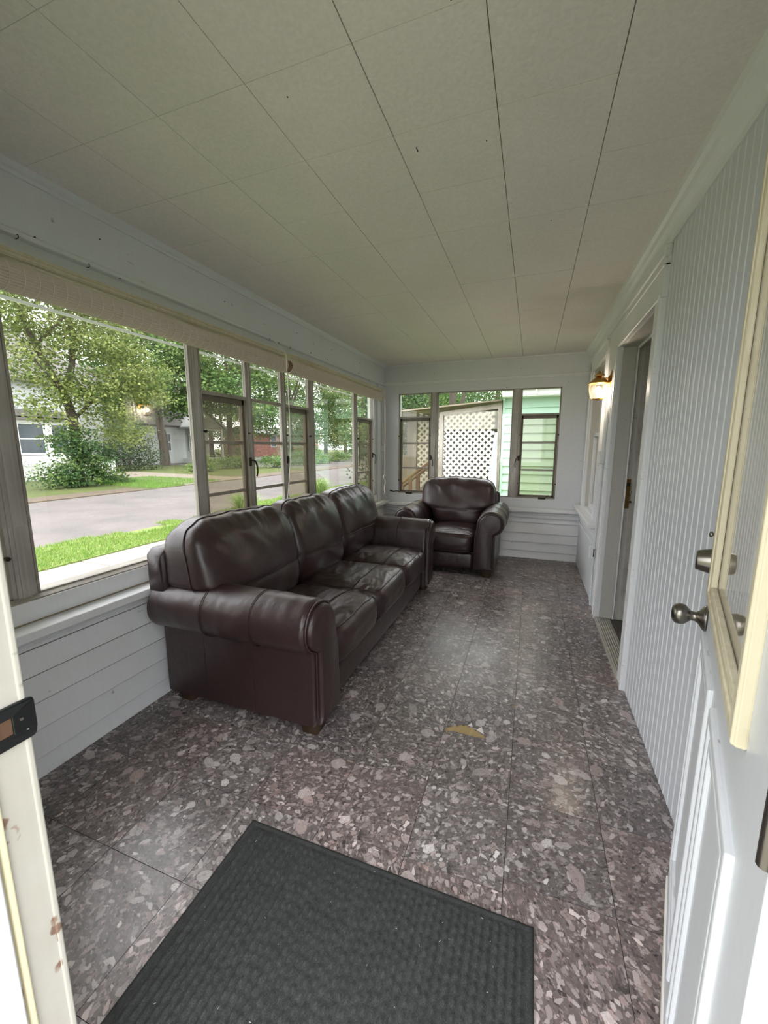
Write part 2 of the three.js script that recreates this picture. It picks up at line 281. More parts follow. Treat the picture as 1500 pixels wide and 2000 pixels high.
// ---------------------------------------------------------------- end wall
const wf = struct('wall_far', 'white end wall with lap boards and a wide window', 'wall');
mesh('wall_core', [Fw(-1.95, 0.62, -0.1, 0.60, -0.10, 0.05), Fw(-1.95, 0.62, 2.09, 2.312, -0.10, 0.02), Fw(-1.95, -1.612, 0.59, 2.1, -0.10, 0.015), Fw(0.272, 0.62, 0.59, 2.1, -0.10, 0.015), Fw(-1.62, 0.28, 0.59, 0.708, -0.08, 0.012), Fw(-1.62, 0.28, 1.955, 2.1, -0.08, 0.012)], M.paintB, wf);
for (const [a, b] of [[0, 0.09], [0.09, 0.195], [0.195, 0.305], [0.305, 0.43], [0.43, 0.525]]) mesh('lap_board', across(lap(a, b), -4.90, -1.80, 0.545), M.paint, wf);
mesh('apron_moulding', across([[0, 0.52], [0.014, 0.52], [0.018, 0.535], [0.012, 0.54], [0.026, 0.552], [0.026, 0.562], [0, 0.562]], -4.90, -1.80, 0.545), M.paint, wf);
mesh('sill', Fw(-1.80, 0.56, 0.56, 0.598, -0.02, 0.115, 0.005), M.paint, wf);
mesh('head_moulding', [Fw(-1.80, 0.56, 2.073, 2.092, 0, 0.034, 0.004), Fw(-1.80, 0.56, 2.06, 2.075, 0, 0.024, 0.003)], M.paint, wf);
mesh('ceiling_bead', Fw(-1.80, 0.56, 2.285, 2.301, 0, 0.03, 0.004), M.paint, wf);
for (const [a, b] of [[-1.192, -1.118], [-0.232, -0.150]]) mesh('window_post', [Fw(a, b, 0.708, 1.957, -0.06, 0.004, 0.002), Fw(a + 0.016, b - 0.016, 0.71, 1.955, 0, 0.014, 0.004)], M.weather, wf);

// ---------------------------------------------------------------- windows
let winN = 0;
function lever(P, dir) {                                 // casement catch with a bowed handle
  const G = new THREE.Group(); G.name = 'catch';
  mesh('catch_plate', P(-0.009, 0.009, -0.035, 0.035, 0, 0.006, 0.002), M.iron, G);
  return G;
}
function makeWindow(side, u0, u1, y0, y1, kind, label) {
  const w = struct(`window_${++winN}`, label, 'window'), P = side === 'left' ? L : Fw, sgn = side === 'left' ? 1 : 1;
  const pt = (u, y, k) => side === 'left' ? [-1.85 + k, y, -u] : [u, y, -4.95 + k];
  const t = side === 'left' ? 0.010 : 0.014;
  const mat = kind === 'open' ? M.frame : M.frame;
  mesh('frame', [P(u0, u0 + t, y0, y1, -0.024, 0.003, 0.002), P(u1 - t, u1, y0, y1, -0.024, 0.003, 0.002), P(u0, u1, y1 - t, y1, -0.024, 0.003, 0.002), P(u0, u1, y0, y0 + t, -0.024, 0.003, 0.002)], mat, w);
  const pane = (a, b, c, d, m, k = -0.014) => mesh('pane', P(a, b, c, d, k - 0.0015, k + 0.0015), m, w);
  if (kind === 'fixed') { pane(u0 + t, u1 - t, y0 + t, y1 - t, M.glass); return w; }
  const yT = side === 'left' ? 1.615 : 1.655, m1 = side === 'left' ? 1.33 : 1.345, m2 = side === 'left' ? 1.005 : 1.035;
  mesh('transom_bar', P(u0 + t, u1 - t, yT - 0.002, yT + 0.020, -0.024, 0.004, 0.002), mat, w);
  pane(u0 + t, u1 - t, yT + 0.020, y1 - t, M.glass);
  const sashed = kind !== 'grid', s = sashed ? 0.022 : 0.004, a = u0 + t, b = u1 - t, c = y0 + t, d = yT - 0.002, gm = sashed ? M.dusty : M.glass, k = sashed ? -0.032 : -0.014;
  if (sashed) mesh('sash', [P(a, a + s, c, d, k - 0.016, k + 0.012, 0.002), P(b - s, b, c, d, k - 0.016, k + 0.012, 0.002), P(a, b, d - s - 0.012, d, k - 0.016, k + 0.012, 0.002), P(a, b, c, c + s, k - 0.016, k + 0.012, 0.002)], M.sash, w);
  for (const y of [m1, m2]) mesh('muntin', P(a + s, b - s, y - 0.011, y + 0.011, k - 0.012, k + 0.012, 0.003), mat, w);
  for (const [p, q] of [[c + s, m2 - 0.011], [m2 + 0.011, m1 - 0.011], [m1 + 0.011, d - s - (sashed ? 0.012 : 0)]]) pane(a + s, b - s, p, q, gm, k);
  if (sashed) {
    const hu = kind === 'right' ? u1 - t * 0.5 : u0 + t * 0.5, eu = kind === 'right' ? u0 : u1;
    // bowed catch handle on the closing side
    const cu = kind === 'right' ? u1 - 0.004 : u0 + 0.004, o = kind === 'right' ? 1 : -1;
    const hy = side === 'left' ? 1.2 : 1.17;
    const cat = new THREE.Group(); cat.name = 'catch'; w.add(cat);
    mesh('catch_plate', P(cu - 0.011, cu + 0.011, hy - 0.03, hy + 0.03, 0, 0.012, 0.003), M.iron, cat);
    mesh('catch_handle', tube([pt(cu, hy + 0.012, 0.01), pt(cu + 0.016 * o, hy + 0.006, 0.03), pt(cu + 0.032 * o, hy - 0.03, 0.036), pt(cu + 0.036 * o, hy - 0.075, 0.034), pt(cu + 0.032 * o, hy - 0.105, 0.03)], 0.0055, 16, 6), M.iron, cat);
    for (const y of [y0 + 0.17, yT - 0.22]) { mesh('screw_knob', rod(pt(eu + (kind === 'right' ? 0.006 : -0.006), y, 0), pt(eu + (kind === 'right' ? 0.006 : -0.006), y, 0.02), 0.007, 0.009, 8), M.iron, w); mesh('screw_knob', rod(pt(hu, y, 0), pt(hu, y, 0.014), 0.005, 0.006, 8), M.iron, w); }
    // crank operator at the foot
    const ku = kind === 'right' ? u0 + 0.14 : u1 - 0.14;
    const cr = new THREE.Group(); cr.name = 'crank'; w.add(cr);
    mesh('crank_case', P(ku - 0.04, ku + 0.04, y0 - 0.006, y0 + 0.018, 0.002, 0.03, 0.005), M.iron, cr);
    mesh('crank_arm', tube([pt(ku, y0 + 0.01, 0.028), pt(ku + 0.03 * (kind === 'right' ? -1 : 1), y0 + 0.016, 0.045), pt(ku + 0.07 * (kind === 'right' ? -1 : 1), y0 + 0.045, 0.06)], 0.005, 10, 6), M.iron, cr);
  }
  return w;
}
makeWindow('left', 0.42, 0.885, 0.715, 1.955, 'left', 'casement window nearest the doorway on the street side');
makeWindow('left', 0.968, 1.842, 0.715, 1.955, 'fixed', 'large fixed street window above the near sofa arm');
makeWindow('left', 1.910, 2.322, 0.715, 1.955, 'right', 'dusty casement with three panes, beside the big near pane');
makeWindow('left', 2.360, 2.732, 0.715, 1.955, 'grid', 'narrow four-pane window between two dusty casements');
makeWindow('left', 2.776, 3.140, 0.715, 1.955, 'left', 'dusty casement behind the middle sofa cushion');
makeWindow('left', 3.215, 4.095, 0.715, 1.955, 'fixed', 'large fixed street window behind the far sofa cushion');
makeWindow('left', 4.168, 4.62, 0.715, 1.955, 'right', 'narrow casement in the far corner of the street side');
makeWindow('far', -1.612, -1.192, 0.708, 1.955, 'right', 'end wall casement at the left, with lattice outside');
makeWindow('far', -1.118, -0.232, 0.708, 1.955, 'fixed', 'fixed pane in the end wall above the armchair');
makeWindow('far', -0.150, 0.272, 0.708, 1.955, 'left', 'end wall casement at the right, in front of mint siding');

// ---------------------------------------------------------------- right (house) wall
const XR = 0.54;
const wr = struct('wall_right', 'white house wall with beaded boards and a doorway', 'wall');
mesh('wall_core', [B(XR + 0.01, 0.70, -0.1, 2.312, -2.36, -0.15), B(XR + 0.01, 0.70, 1.99, 2.312, -3.30, -2.36), B(XR, 0.70, -0.1, 2.312, -3.86, -3.30), B(XR, 0.70, -0.1, 0.70, -4.56, -3.86), B(XR, 0.70, 2.03, 2.312, -4.56, -3.86), B(XR, 0.70, -0.1, 2.312, -5.05, -4.56), B(XR, 0.70, -0.1, -0.01, -3.30, -2.36)], M.paintB, wr);
{ // beaded boards: a flat board with a rounded bead along one edge
  const p = 0.049, up = (prof) => {
    const g = new THREE.ExtrudeGeometry(new THREE.Shape(prof.map(([u, v]) => new THREE.Vector2(u, v))), { depth: 2.255, bevelEnabled: false });
    const q = g.attributes.position; for (let i = 0; i < q.count; i++) q.setXYZ(i, q.getY(i), q.getZ(i), -q.getX(i));   // run of the boards along -z, face towards -x, swept up
    g.computeVertexNormals(); return uvm(g);
  };
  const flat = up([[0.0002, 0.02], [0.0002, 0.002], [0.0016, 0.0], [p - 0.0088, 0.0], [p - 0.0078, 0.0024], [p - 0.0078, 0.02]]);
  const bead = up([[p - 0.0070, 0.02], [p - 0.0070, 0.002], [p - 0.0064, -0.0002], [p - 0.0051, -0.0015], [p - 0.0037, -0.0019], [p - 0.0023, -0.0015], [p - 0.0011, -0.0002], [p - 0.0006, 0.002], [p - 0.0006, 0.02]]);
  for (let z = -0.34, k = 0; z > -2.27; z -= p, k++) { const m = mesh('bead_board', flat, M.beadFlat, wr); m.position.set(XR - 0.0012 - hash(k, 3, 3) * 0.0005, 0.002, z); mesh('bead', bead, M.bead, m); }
}
mesh('crown_moulding', [along([[0, 2.20], [-0.010, 2.20], [-0.014, 2.215], [-0.010, 2.222], [-0.020, 2.235], [-0.040, 2.252], [-0.048, 2.268], [-0.062, 2.275], [-0.066, 2.30], [0, 2.30]].reverse(), XR, -4.93, -0.33)], M.paint, wr);
// doorway casing and deep frame
const ds = struct('door_1', 'open doorway into the house with white casing and deep frame', 'doorway');
mesh('casing', [B(XR - 0.022, XR + 0.01, 0, 2.0, -2.395, -2.295, 0.004), B(XR - 0.028, XR - 0.01, 0, 2.0, -2.31, -2.297, 0.004)], M.paint, ds);
mesh('casing', [B(XR - 0.022, XR + 0.01, 0, 2.0, -3.375, -3.262, 0.004), B(XR - 0.032, XR - 0.01, 0, 2.0, -3.285, -3.264, 0.006), B(XR - 0.028, XR - 0.01, 0, 2.0, -3.375, -3.36, 0.004)], M.paint, ds);
mesh('head_casing', [B(XR - 0.024, XR + 0.01, 1.98, 2.19, -3.40, -2.275, 0.004), B(XR - 0.036, XR, 2.15, 2.20, -3.41, -2.265, 0.008), B(XR - 0.030, XR, 2.11, 2.125, -3.40, -2.275, 0.004), B(XR - 0.032, XR - 0.01, 1.975, 1.995, -3.38, -2.30, 0.005)], M.paint, ds);
mesh('jamb', [B(XR + 0.002, 0.625, 0, 1.979, -3.2755, -3.2635), B(XR + 0.003, 0.80, 0, 1.978, -3.311, -3.272), B(XR + 0.004, 0.80, 1.972, 2.001, -3.305, -2.355), B(XR + 0.003, 0.80, 0, 1.978, -2.3945, -2.355)], M.jambB, ds);
mesh('door_stop', [B(0.634, 0.642, 0.02, 1.975, -3.275, -3.25, 0.002), B(0.634, 0.642, 1.955, 1.975, -3.26, -2.396, 0.002)], M.paint, ds);
mesh('inner_stile', [B(0.678, 0.76, 0.02, 1.975, -3.275, -3.262, 0.002)], M.weather, ds);
{
  const sp = new THREE.Group(); sp.name = 'strike_plate'; ds.add(sp);
  mesh('plate', [B(0.642, 0.672, 0.865, 1.075, -3.275, -3.266, 0.002)], M.brassOld, sp);
  mesh('bolt_hole', [B(0.648, 0.667, 1.025, 1.05, -3.268, -3.2655)], M.black, sp);
  mesh('bolt_hole', [B(0.650, 0.668, 0.905, 0.92, -3.268, -3.2655)], M.rust, sp);
  mesh('striker_lip', rod([0.676, 1.05, -3.262], [0.672, 0.93, -3.262], 0.004, 0.003), M.nickel, sp);
  mesh('striker_pin', rod([0.676, 0.915, -3.266], [0.676, 0.915, -3.25], 0.008, 0.008), M.black, sp);
}
mesh('threshold', [B(0.515, 0.62, -0.005, 0.022, -3.262, -2.30, 0.004), ...[0, 1, 2, 3, 4, 5].map(k => B(0.527 + k * 0.014, 0.535 + k * 0.014, 0.018, 0.026, -3.262, -2.31, 0.0025))], M.steel, ds);
mesh('inner_threshold', B(0.62, 0.85, -0.01, 0.018, -3.262, -2.40), M.dark, ds);
// double-hung window beside the lantern
const w2 = struct(`window_${++winN}`, 'old double-hung house window in the far corner beside the lantern', 'window');
mesh('casing', [B(XR - 0.02, XR, 0.66, 2.06, -3.86, -3.765, 0.004), B(XR - 0.026, XR, 0.66, 2.06, -3.775, -3.763, 0.003)], M.paint, w2);
mesh('casing', [B(XR - 0.02, XR, 0.66, 2.06, -4.66, -4.555, 0.004), B(XR - 0.03, XR, 0.66, 2.06, -4.665, -4.645, 0.004)], M.paint, w2);
mesh('head_casing', [B(XR - 0.022, XR, 2.03, 2.17, -4.68, -3.745, 0.004), B(XR - 0.034, XR, 2.14, 2.185, -4.69, -3.735, 0.008), B(XR - 0.028, XR - 0.002, 2.026, 2.045, -4.657, -3.768, 0.004)], M.paint, w2);
mesh('jamb', [B(XR - 0.001, 0.66, 0.70, 2.029, -3.873, -3.857), B(XR - 0.001, 0.66, 0.70, 2.029, -4.563, -4.547), B(XR - 0.001, 0.66, 2.012, 2.034, -4.561, -3.859)], M.jambB, w2);
mesh('stool', B(XR - 0.075, XR + 0.05, 0.64, 0.672, -4.86, -3.60, 0.006), M.paint, w2);
mesh('apron', B(XR - 0.018, XR, 0.545, 0.64, -4.84, -3.62, 0.004), M.paint, w2);
const sash = (x, y0, y1) => mesh('sash', [B(x, x + 0.03, y0, y1, -3.91, -3.872, 0.003), B(x, x + 0.03, y0, y1, -4.548, -4.51, 0.003), B(x, x + 0.03, y0, y0 + 0.05, -4.53, -3.89, 0.003), B(x, x + 0.03, y1 - 0.035, y1, -4.53, -3.89, 0.003)], M.paint, w2);
sash(0.605, 1.40, 2.010); sash(0.57, 0.70, 1.435);
mesh('pane', B(0.619, 0.622, 1.45, 1.983, -4.51, -3.91), M.glass, w2); mesh('pane', B(0.584, 0.587, 0.75, 1.40, -4.51, -3.91), M.glass, w2);
// pilaster between window and door
mesh('pilaster', [B(XR - 0.012, XR + 0.01, 0.0, 2.2, -3.70, -3.42, 0.003), B(XR - 0.03, XR, 2.16, 2.2, -3.74, -3.41, 0.006)], M.paint, wr);
mesh('lower_panel', B(XR - 0.006, XR, 0, 0.545, -4.88, -3.70, 0.002), M.paintB, wr);
// the dark room behind
const wi = struct('wall_inner', 'dim house interior behind the doorway and old window', 'wall');
mesh('inner_wall', [B(3.5, 3.7, -0.1, 5.2, -6.2, -0.15), B(0.70, 3.6, -0.1, 5.2, -6.2, -6.0), B(0.70, 3.6, -0.1, 5.2, -0.35, -0.15), B(0.70, 3.6, 2.6, 2.7, -6.1, -0.2), B(0.72, 3.6, -0.12, -0.02, -6.1, -0.2), B(0.70, 0.85, 2.312, 5.2, -6.1, -0.2), B(0.70, 3.7, 5.1, 5.25, -6.2, -0.15), B(0.70, 0.8, -0.1, 5.2, -6.1, -5.0)], M.house, wi);
{ // curtain inside the old window
  const g = new THREE.PlaneGeometry(0.62, 1.28, 60, 1); const p = g.attributes.position; for (let i = 0; i < p.count; i++) p.setZ(i, Math.sin(p.getX(i) * 70) * 0.014); g.computeVertexNormals(); g.rotateY(-Math.PI / 2); g.translate(0.69, 1.37, -4.21);
  tag(mesh('curtain', uvm(g), std({ color: 0x9b9892, roughness: 1, side: THREE.DoubleSide }), scene), 'grey pleated curtain inside the old corner window', 'curtain');
}

// ---------------------------------------------------------------- near wall with the entrance
const wn = struct('wall_near', 'porch wall around the open entrance doorway', 'wall');
mesh('wall_core', [B(-1.92, -0.735, -0.1, 2.312, -0.328, -0.14), B(0.225, 0.70, -0.1, 2.312, -0.328, -0.14), B(-0.74, 0.23, 2.06, 2.312, -0.328, -0.14)], M.paintB, wn);
const dj = struct('trim_1', 'worn cream entrance frame with peeling paint', 'door frame');
mesh('strike_jamb', [B(-0.745, -0.71, 0, 2.06, -0.332, -0.13, 0.004)], M.jamb, dj);
mesh('edge_bead', [B(-0.735, -0.7075, 0, 2.06, -0.336, -0.3255, 0.004)], M.jamb, dj);
mesh('weather_strip', B(-0.715, -0.702, 0, 2.06, -0.284, -0.274, 0.004), std({ color: 0xefe6c4, roughness: 0.5 }), dj);
mesh('outer_stop', B(-0.74, -0.694, 0, 2.06, -0.268, -0.14, 0.003), M.paint, dj);
mesh('hinge_jamb', [B(0.205, 0.24, 0, 2.06, -0.34, -0.13, 0.004)], M.paint, dj);
mesh('outer_stop', B(0.192, 0.23, 0, 2.06, -0.285, -0.14, 0.003), M.paint, dj);
mesh('head_jamb', [B(-0.745, 0.24, 2.04, 2.075, -0.332, -0.13, 0.004)], M.jamb, dj);
mesh('threshold', B(-0.72, 0.22, -0.01, 0.018, -0.34, -0.10, 0.004), M.steel, dj);
{
  const sp = new THREE.Group(); sp.name = 'strike_plate'; dj.add(sp);
  const sh = new THREE.Shape(); // outline in z, y; rounded lip on the room side
  const r = 0.012, z0 = -0.344, z1 = -0.28, y0 = 0.862, y1 = 0.924;
  sh.moveTo(z1, y0); sh.lineTo(z0 + r, y0); sh.quadraticCurveTo(z0, y0, z0, y0 + r); sh.lineTo(z0, y1 - r); sh.quadraticCurveTo(z0, y1, z0 + r, y1); sh.lineTo(z1, y1); sh.closePath();
  const h = new THREE.Path(); h.moveTo(-0.314, 0.878); h.lineTo(-0.294, 0.878); h.lineTo(-0.294, 0.908); h.lineTo(-0.314, 0.908); h.closePath(); sh.holes.push(h);
  const g = new THREE.ExtrudeGeometry(sh, { depth: 0.003, bevelEnabled: true, bevelSize: 0.0015, bevelThickness: 0.0015, bevelSegments: 2 });
  const p = g.attributes.position; for (let i = 0; i < p.count; i++) { const zz = p.getX(i), yy = p.getY(i), t = p.getZ(i); p.setXYZ(i, -0.7085 + t - Math.pow(clamp((-0.337 - zz) / 0.007, 0, 1), 2) * 0.005, yy, zz); }
  g.setIndex(null); const q = g.attributes.position; for (let i = 0; i < q.count; i += 3) { const a = [q.getX(i), q.getY(i), q.getZ(i)]; q.setXYZ(i, q.getX(i + 1), q.getY(i + 1), q.getZ(i + 1)); q.setXYZ(i + 1, ...a); }
  g.computeVertexNormals(); mesh('plate', uvm(g), M.black, sp);
  mesh('bolt_hole', B(-0.709, -0.7065, 0.878, 0.908, -0.314, -0.294), M.rust, sp);
  mesh('screw', rod([-0.71, 0.897, -0.324], [-0.7035, 0.897, -0.324], 0.003, 0.0026), M.nickel, sp);
}
// ================================================================ furniture
// closed outline in (x, y) swept along z, front edge rounded over, surface dented by fn
function sweep(prof, z0, z1, nz, bev, fn) {
  const n = prof.length, nor = prof.map((p, i) => { const a = prof[(i + n - 1) % n], b = prof[(i + 1) % n], dx = b[0] - a[0], dy = b[1] - a[1], l = Math.hypot(dx, dy) || 1; return [dy / l, -dx / l]; });
  const area = prof.reduce((s, p, i) => { const q = prof[(i + 1) % n]; return s + p[0] * q[1] - q[0] * p[1]; }, 0), sg = area > 0 ? 1 : -1;
  const rings = [];
  for (let k = 0; k <= nz; k++) rings.push([z0 + (z1 - bev - z0) * k / nz, 0]);
  for (let k = 1; k <= 4; k++) { const a = k / 4 * Math.PI / 2; rings.push([z1 - bev + Math.sin(a) * bev, bev * (1 - Math.cos(a))]); }
  const pos = [], idx = [];
  for (const [z, d] of rings) for (let i = 0; i < n; i++) {
    const N = [nor[i][0] * sg, nor[i][1] * sg], e = fn ? fn(prof[i][0], prof[i][1], z) : 0;
    pos.push(prof[i][0] + N[0] * (e - d), prof[i][1] + N[1] * (e - d), z);
  }
  for (let k = 0; k + 1 < rings.length; k++) for (let i = 0; i < n; i++) { const a = k * n + i, b = k * n + (i + 1) % n, c = a + n, d = b + n; sg > 0 ? idx.push(a, b, d, a, d, c) : idx.push(a, d, b, a, c, d); }
  const cap = (k, flip) => { const pts = []; for (let i = 0; i < n; i++) pts.push(new THREE.Vector2(pos[(k * n + i) * 3], pos[(k * n + i) * 3 + 1])); const o = pos.length / 3; for (let i = 0; i < n; i++) pos.push(pts[i].x, pts[i].y, pos[(k * n + i) * 3 + 2]); for (const f of THREE.ShapeUtils.triangulateShape(pts, [])) { const [a, b, c] = f; flip ? idx.push(o + a, o + c, o + b) : idx.push(o + a, o + b, o + c); } };
  cap(rings.length - 1, false); cap(0, true);
  const g = new THREE.BufferGeometry(); g.setAttribute('position', new THREE.Float32BufferAttribute(pos, 3)); g.setIndex(idx);
  return uvm(toCreasedNormals(g, 0.9));
}
// stuffed cushion: f maps a point of the cube [-1,1]^3 to the leather surface
function cushion(f, nx = 30, ny = 16, nz = 24) {
  const g0 = new THREE.BoxGeometry(2, 2, 2, nx, ny, nz); g0.deleteAttribute('normal'); g0.deleteAttribute('uv');
  const g = mergeVertices(g0, 1e-4), p = g.attributes.position;
  for (let i = 0; i < p.count; i++) p.setXYZ(i, ...f(p.getX(i), p.getY(i), p.getZ(i)));
  g.computeVertexNormals(); return uvm(g);
}
const se = (x, y, z, n) => { const m = Math.pow(Math.pow(Math.abs(x), n) + Math.pow(Math.abs(y), n) + Math.pow(Math.abs(z), n), 1 / n); return [x / m, y / m, z / m]; };
const N3 = (x, y, z) => perlin.noise(x, y, z);
const range = (a, b, n) => Array.from({ length: n + 1 }, (_, i) => a + (b - a) * i / n);

// Rolled-arm leather seat; local x runs along its width, +z is its front
function leatherSeat(o, W, D, seats, sd, opt) {
  const aw = 0.21, zb = -D / 2, zf = D / 2, H = opt.armH;
  // arms -------------------------------------------------------------
  const c = [0.168, H - 0.122], R = 0.122, base = 0.065;
  const half = [];
  half.push([0, base], [0.10, base], [0.205, base]);
  for (let k = 1; k < 8; k++) half.push([0.205, base + (c[1] - 0.118 - base) * k / 8]);
  const a0 = Math.atan2(-Math.sqrt(R * R - 0.037 * 0.037), 0.037);
  for (let k = 0; k <= 30; k++) { const a = a0 + (Math.PI * 0.98 - a0) * k / 30; half.push([c[0] + Math.cos(a) * R * (k > 20 ? 1 + (k - 20) * 0.012 : 1), c[1] + Math.sin(a) * R]); }
  half.push([0.022, c[1] - 0.06], [0.006, c[1] - 0.14], [0, 0.25], [0, 0.15]);
  for (const s of [-1, 1]) {
    const arm = new THREE.Group(); arm.name = 'arm'; o.add(arm);
    const P = (ins) => half.map(p => [s * (W / 2 - aw + p[0]), p[1]]);
    const dent = (x, y, z) => { const up = smooth(0.3, 0.5, y); return (N3(x * 5 + sd, y * 7, z * 6 + s) * 0.006 + N3(x * 14, y * 14, z * 16 + sd) * 0.0022 + N3(x * 3 + 5, y * 3, z * 34 + sd) * 0.0016) * (0.25 + 0.75 * up) + up * 0.004 * Math.sin((z - zb) / D * 3.14); };
    mesh('arm_body', sweep(P(), zb, zf - 0.03, 56, 0.022, dent), M.leather, arm);
    // front panel and its welt
    const inset = (d) => { const n = half.length; return half.map((p, i) => { const a = half[(i + n - 1) % n], b = half[(i + 1) % n], dx = b[0] - a[0], dy = b[1] - a[1], l = Math.hypot(dx, dy) || 1; return [s * (W / 2 - aw + p[0] - dy / l * d), Math.max(base + 0.002, p[1] + dx / l * d)]; }); };
    mesh('arm_front', sweep(inset(0.018), zf - 0.045, zf, 2, 0.018), M.leather, arm);
    const loop = inset(0.0115).filter((p, i) => i > 2 && i < half.length - 1);
    mesh('welt', tube(loop.map(p => [p[0], p[1], zf - 0.026]), 0.0052, 90, 6), M.leather, arm);
    for (const t of [0.36, 0.66]) {                       // seams round the arm roll
      const z = zb + D * t, pts = half.slice(10, 42).map(p => { const dx = p[0] - c[0], dy = p[1] - c[1], l = Math.hypot(dx, dy), k = (l + 0.0045 + dent(s * (W / 2 - aw + p[0]), p[1], z) * 0.9) / l; return [s * (W / 2 - aw + c[0] + dx * k), c[1] + dy * k, z + (p[1] - c[1]) * 0.03]; });
      mesh('seam', tube(pts, 0.0022, 50, 5), M.seam, arm);
    }
    for (const t of [0.28, 0.6]) mesh('seam', rod([s * (W / 2 - aw + 0.2055), base + 0.005, zb + D * t], [s * (W / 2 - aw + 0.2055), c[1] - 0.115, zb + D * t], 0.0016, 0.0016, 5), M.seam, arm);
    mesh('seam', rod([s * (W / 2 - aw + 0.205), base + 0.005, zf - 0.05], [s * (W / 2 - aw + 0.205), c[1] - 0.11, zf - 0.05], 0.003, 0.003, 6), M.leather, arm);
  }
  // frame --------------------------------------------------------------
  const iw = W / 2 - aw;
  const backTop = opt.backTop;
  mesh('back_frame', [sweep([[-W / 2 + 0.02, base], [W / 2 - 0.02, base], [W / 2 - 0.02, 0.56], [W / 2 + opt.ear, 0.62], [W / 2 + opt.ear, backTop - 0.03], [W / 2 + opt.ear - 0.03, backTop], [-W / 2 - opt.ear + 0.03, backTop], [-W / 2 - opt.ear, backTop - 0.03], [-W / 2 - opt.ear, 0.62], [-W / 2 + 0.02, 0.56]], zb - 0.01, zb + 0.085, 2, 0.02)], M.leather, o);
  for (const s of [-1, 1]) mesh('welt', tube([[s * (W / 2 + opt.ear - 0.004), 0.64, zb + 0.068], [s * (W / 2 + opt.ear - 0.004), backTop - 0.04, zb + 0.066], [s * (W / 2 + opt.ear - 0.035), backTop - 0.006, zb + 0.066], [s * (W / 2 + opt.ear - 0.10), backTop - 0.003, zb + 0.066]], 0.005, 20, 6), M.leather, o);
  const railTop = opt.railTop, rf = zf - 0.055;
  mesh('front_rail', cushion((x, y, z) => { const q = se(x, y, z, 9); return [q[0] * (iw + 0.002), base + (railTop - base) * (0.5 + 0.5 * q[1]), rf - 0.06 + q[2] * 0.06 + 0.006 * (1 - q[1] * q[1]) * smooth(0, 1, q[2]) + N3(q[0] * 5, q[1] * 2, sd) * 0.002]; }, 40, 8, 6), M.leather, o);
  mesh('deck', B(-iw, iw, base + 0.02, railTop, zb + 0.05, rf - 0.05), M.seam, o);
  // seat cushions ------------------------------------------------------
  const w = 2 * iw / seats, sb = zb + 0.20, sf = zf - 0.02, sh = opt.seatTop - railTop;
  for (let k = 0; k < seats; k++) {
    const cx = -iw + w * (k + 0.5), cu = new THREE.Group(); cu.name = 'seat_cushion'; o.add(cu);
    const f = (x, y, z) => {
      const q = se(x, y, z, 7), top = smooth(-0.2, 0.9, q[1]);
      const X = cx + q[0] * (w / 2 - 0.002) * (1 + 0.006 * (1 - q[1] * q[1])), Z = (sb + sf) / 2 + q[2] * (sf - sb) / 2 + 0.012 * (1 - q[1] * q[1]) * smooth(0.2, 1, q[2]);
      const hump = 0.034 * (1 - Math.pow(Math.abs(q[0]), 2.4)) * (1 - Math.pow(Math.abs(q[2]), 2.2));
      const wr = (N3(X * 9 + 3 * N3(X * 3, Z * 3, sd), Z * 34 + N3(X * 6, Z * 6, 3 + sd) * 2.4, sd + k) * 0.0058 + N3(X * 4, Z * 5, sd + k * 3) * 0.008 + N3(X * 26, Z * 40, sd) * 0.002) * top;
      const tuck = -0.004 * Math.exp(-Math.pow((Z - (sf - 0.19)) / 0.012, 2)) * top;
      return [X, railTop + sh * (0.5 + 0.5 * q[1]) + hump * top + wr + tuck + N3(X * 3, Z * 2, sd) * 0.004, Z + N3(X * 8, q[1] * 4, k + sd) * 0.004 * smooth(0.6, 1, q[2])];
    };
    mesh('seat_cover', cushion(f, 48, 14, 56), M.leather, cu);
    const up = (p, d) => [p[0], p[1] + d, p[2] + d];
    mesh('welt', tube(range(-0.985, 0.985, 24).map(t => up(f(t, 0.99, 1), 0.0015)), 0.0045, 60, 6), M.leather, cu);
    mesh('welt', tube(range(-0.985, 0.985, 24).map(t => up(f(t, -0.97, 1), 0.001)), 0.0045, 60, 6), M.leather, cu);
    for (const s of [-1, 1]) mesh('welt', tube(range(0.985, -0.6, 16).map(t => up(f(s, 0.99, t), 0.0012)), 0.0035, 40, 5), M.leather, cu);
    const zt = (sf - 0.19 - (sb + sf) / 2) / ((sf - sb) / 2);
    mesh('seam', tube(range(-0.97, 0.97, 24).map(t => up(f(t, 1, zt), 0.0022)), 0.0032, 60, 5), M.seam, cu);
  }
  // back cushions ------------------------------------------------------
  const tw = 2 * iw + opt.over * 2; let bx0 = -iw - opt.over;
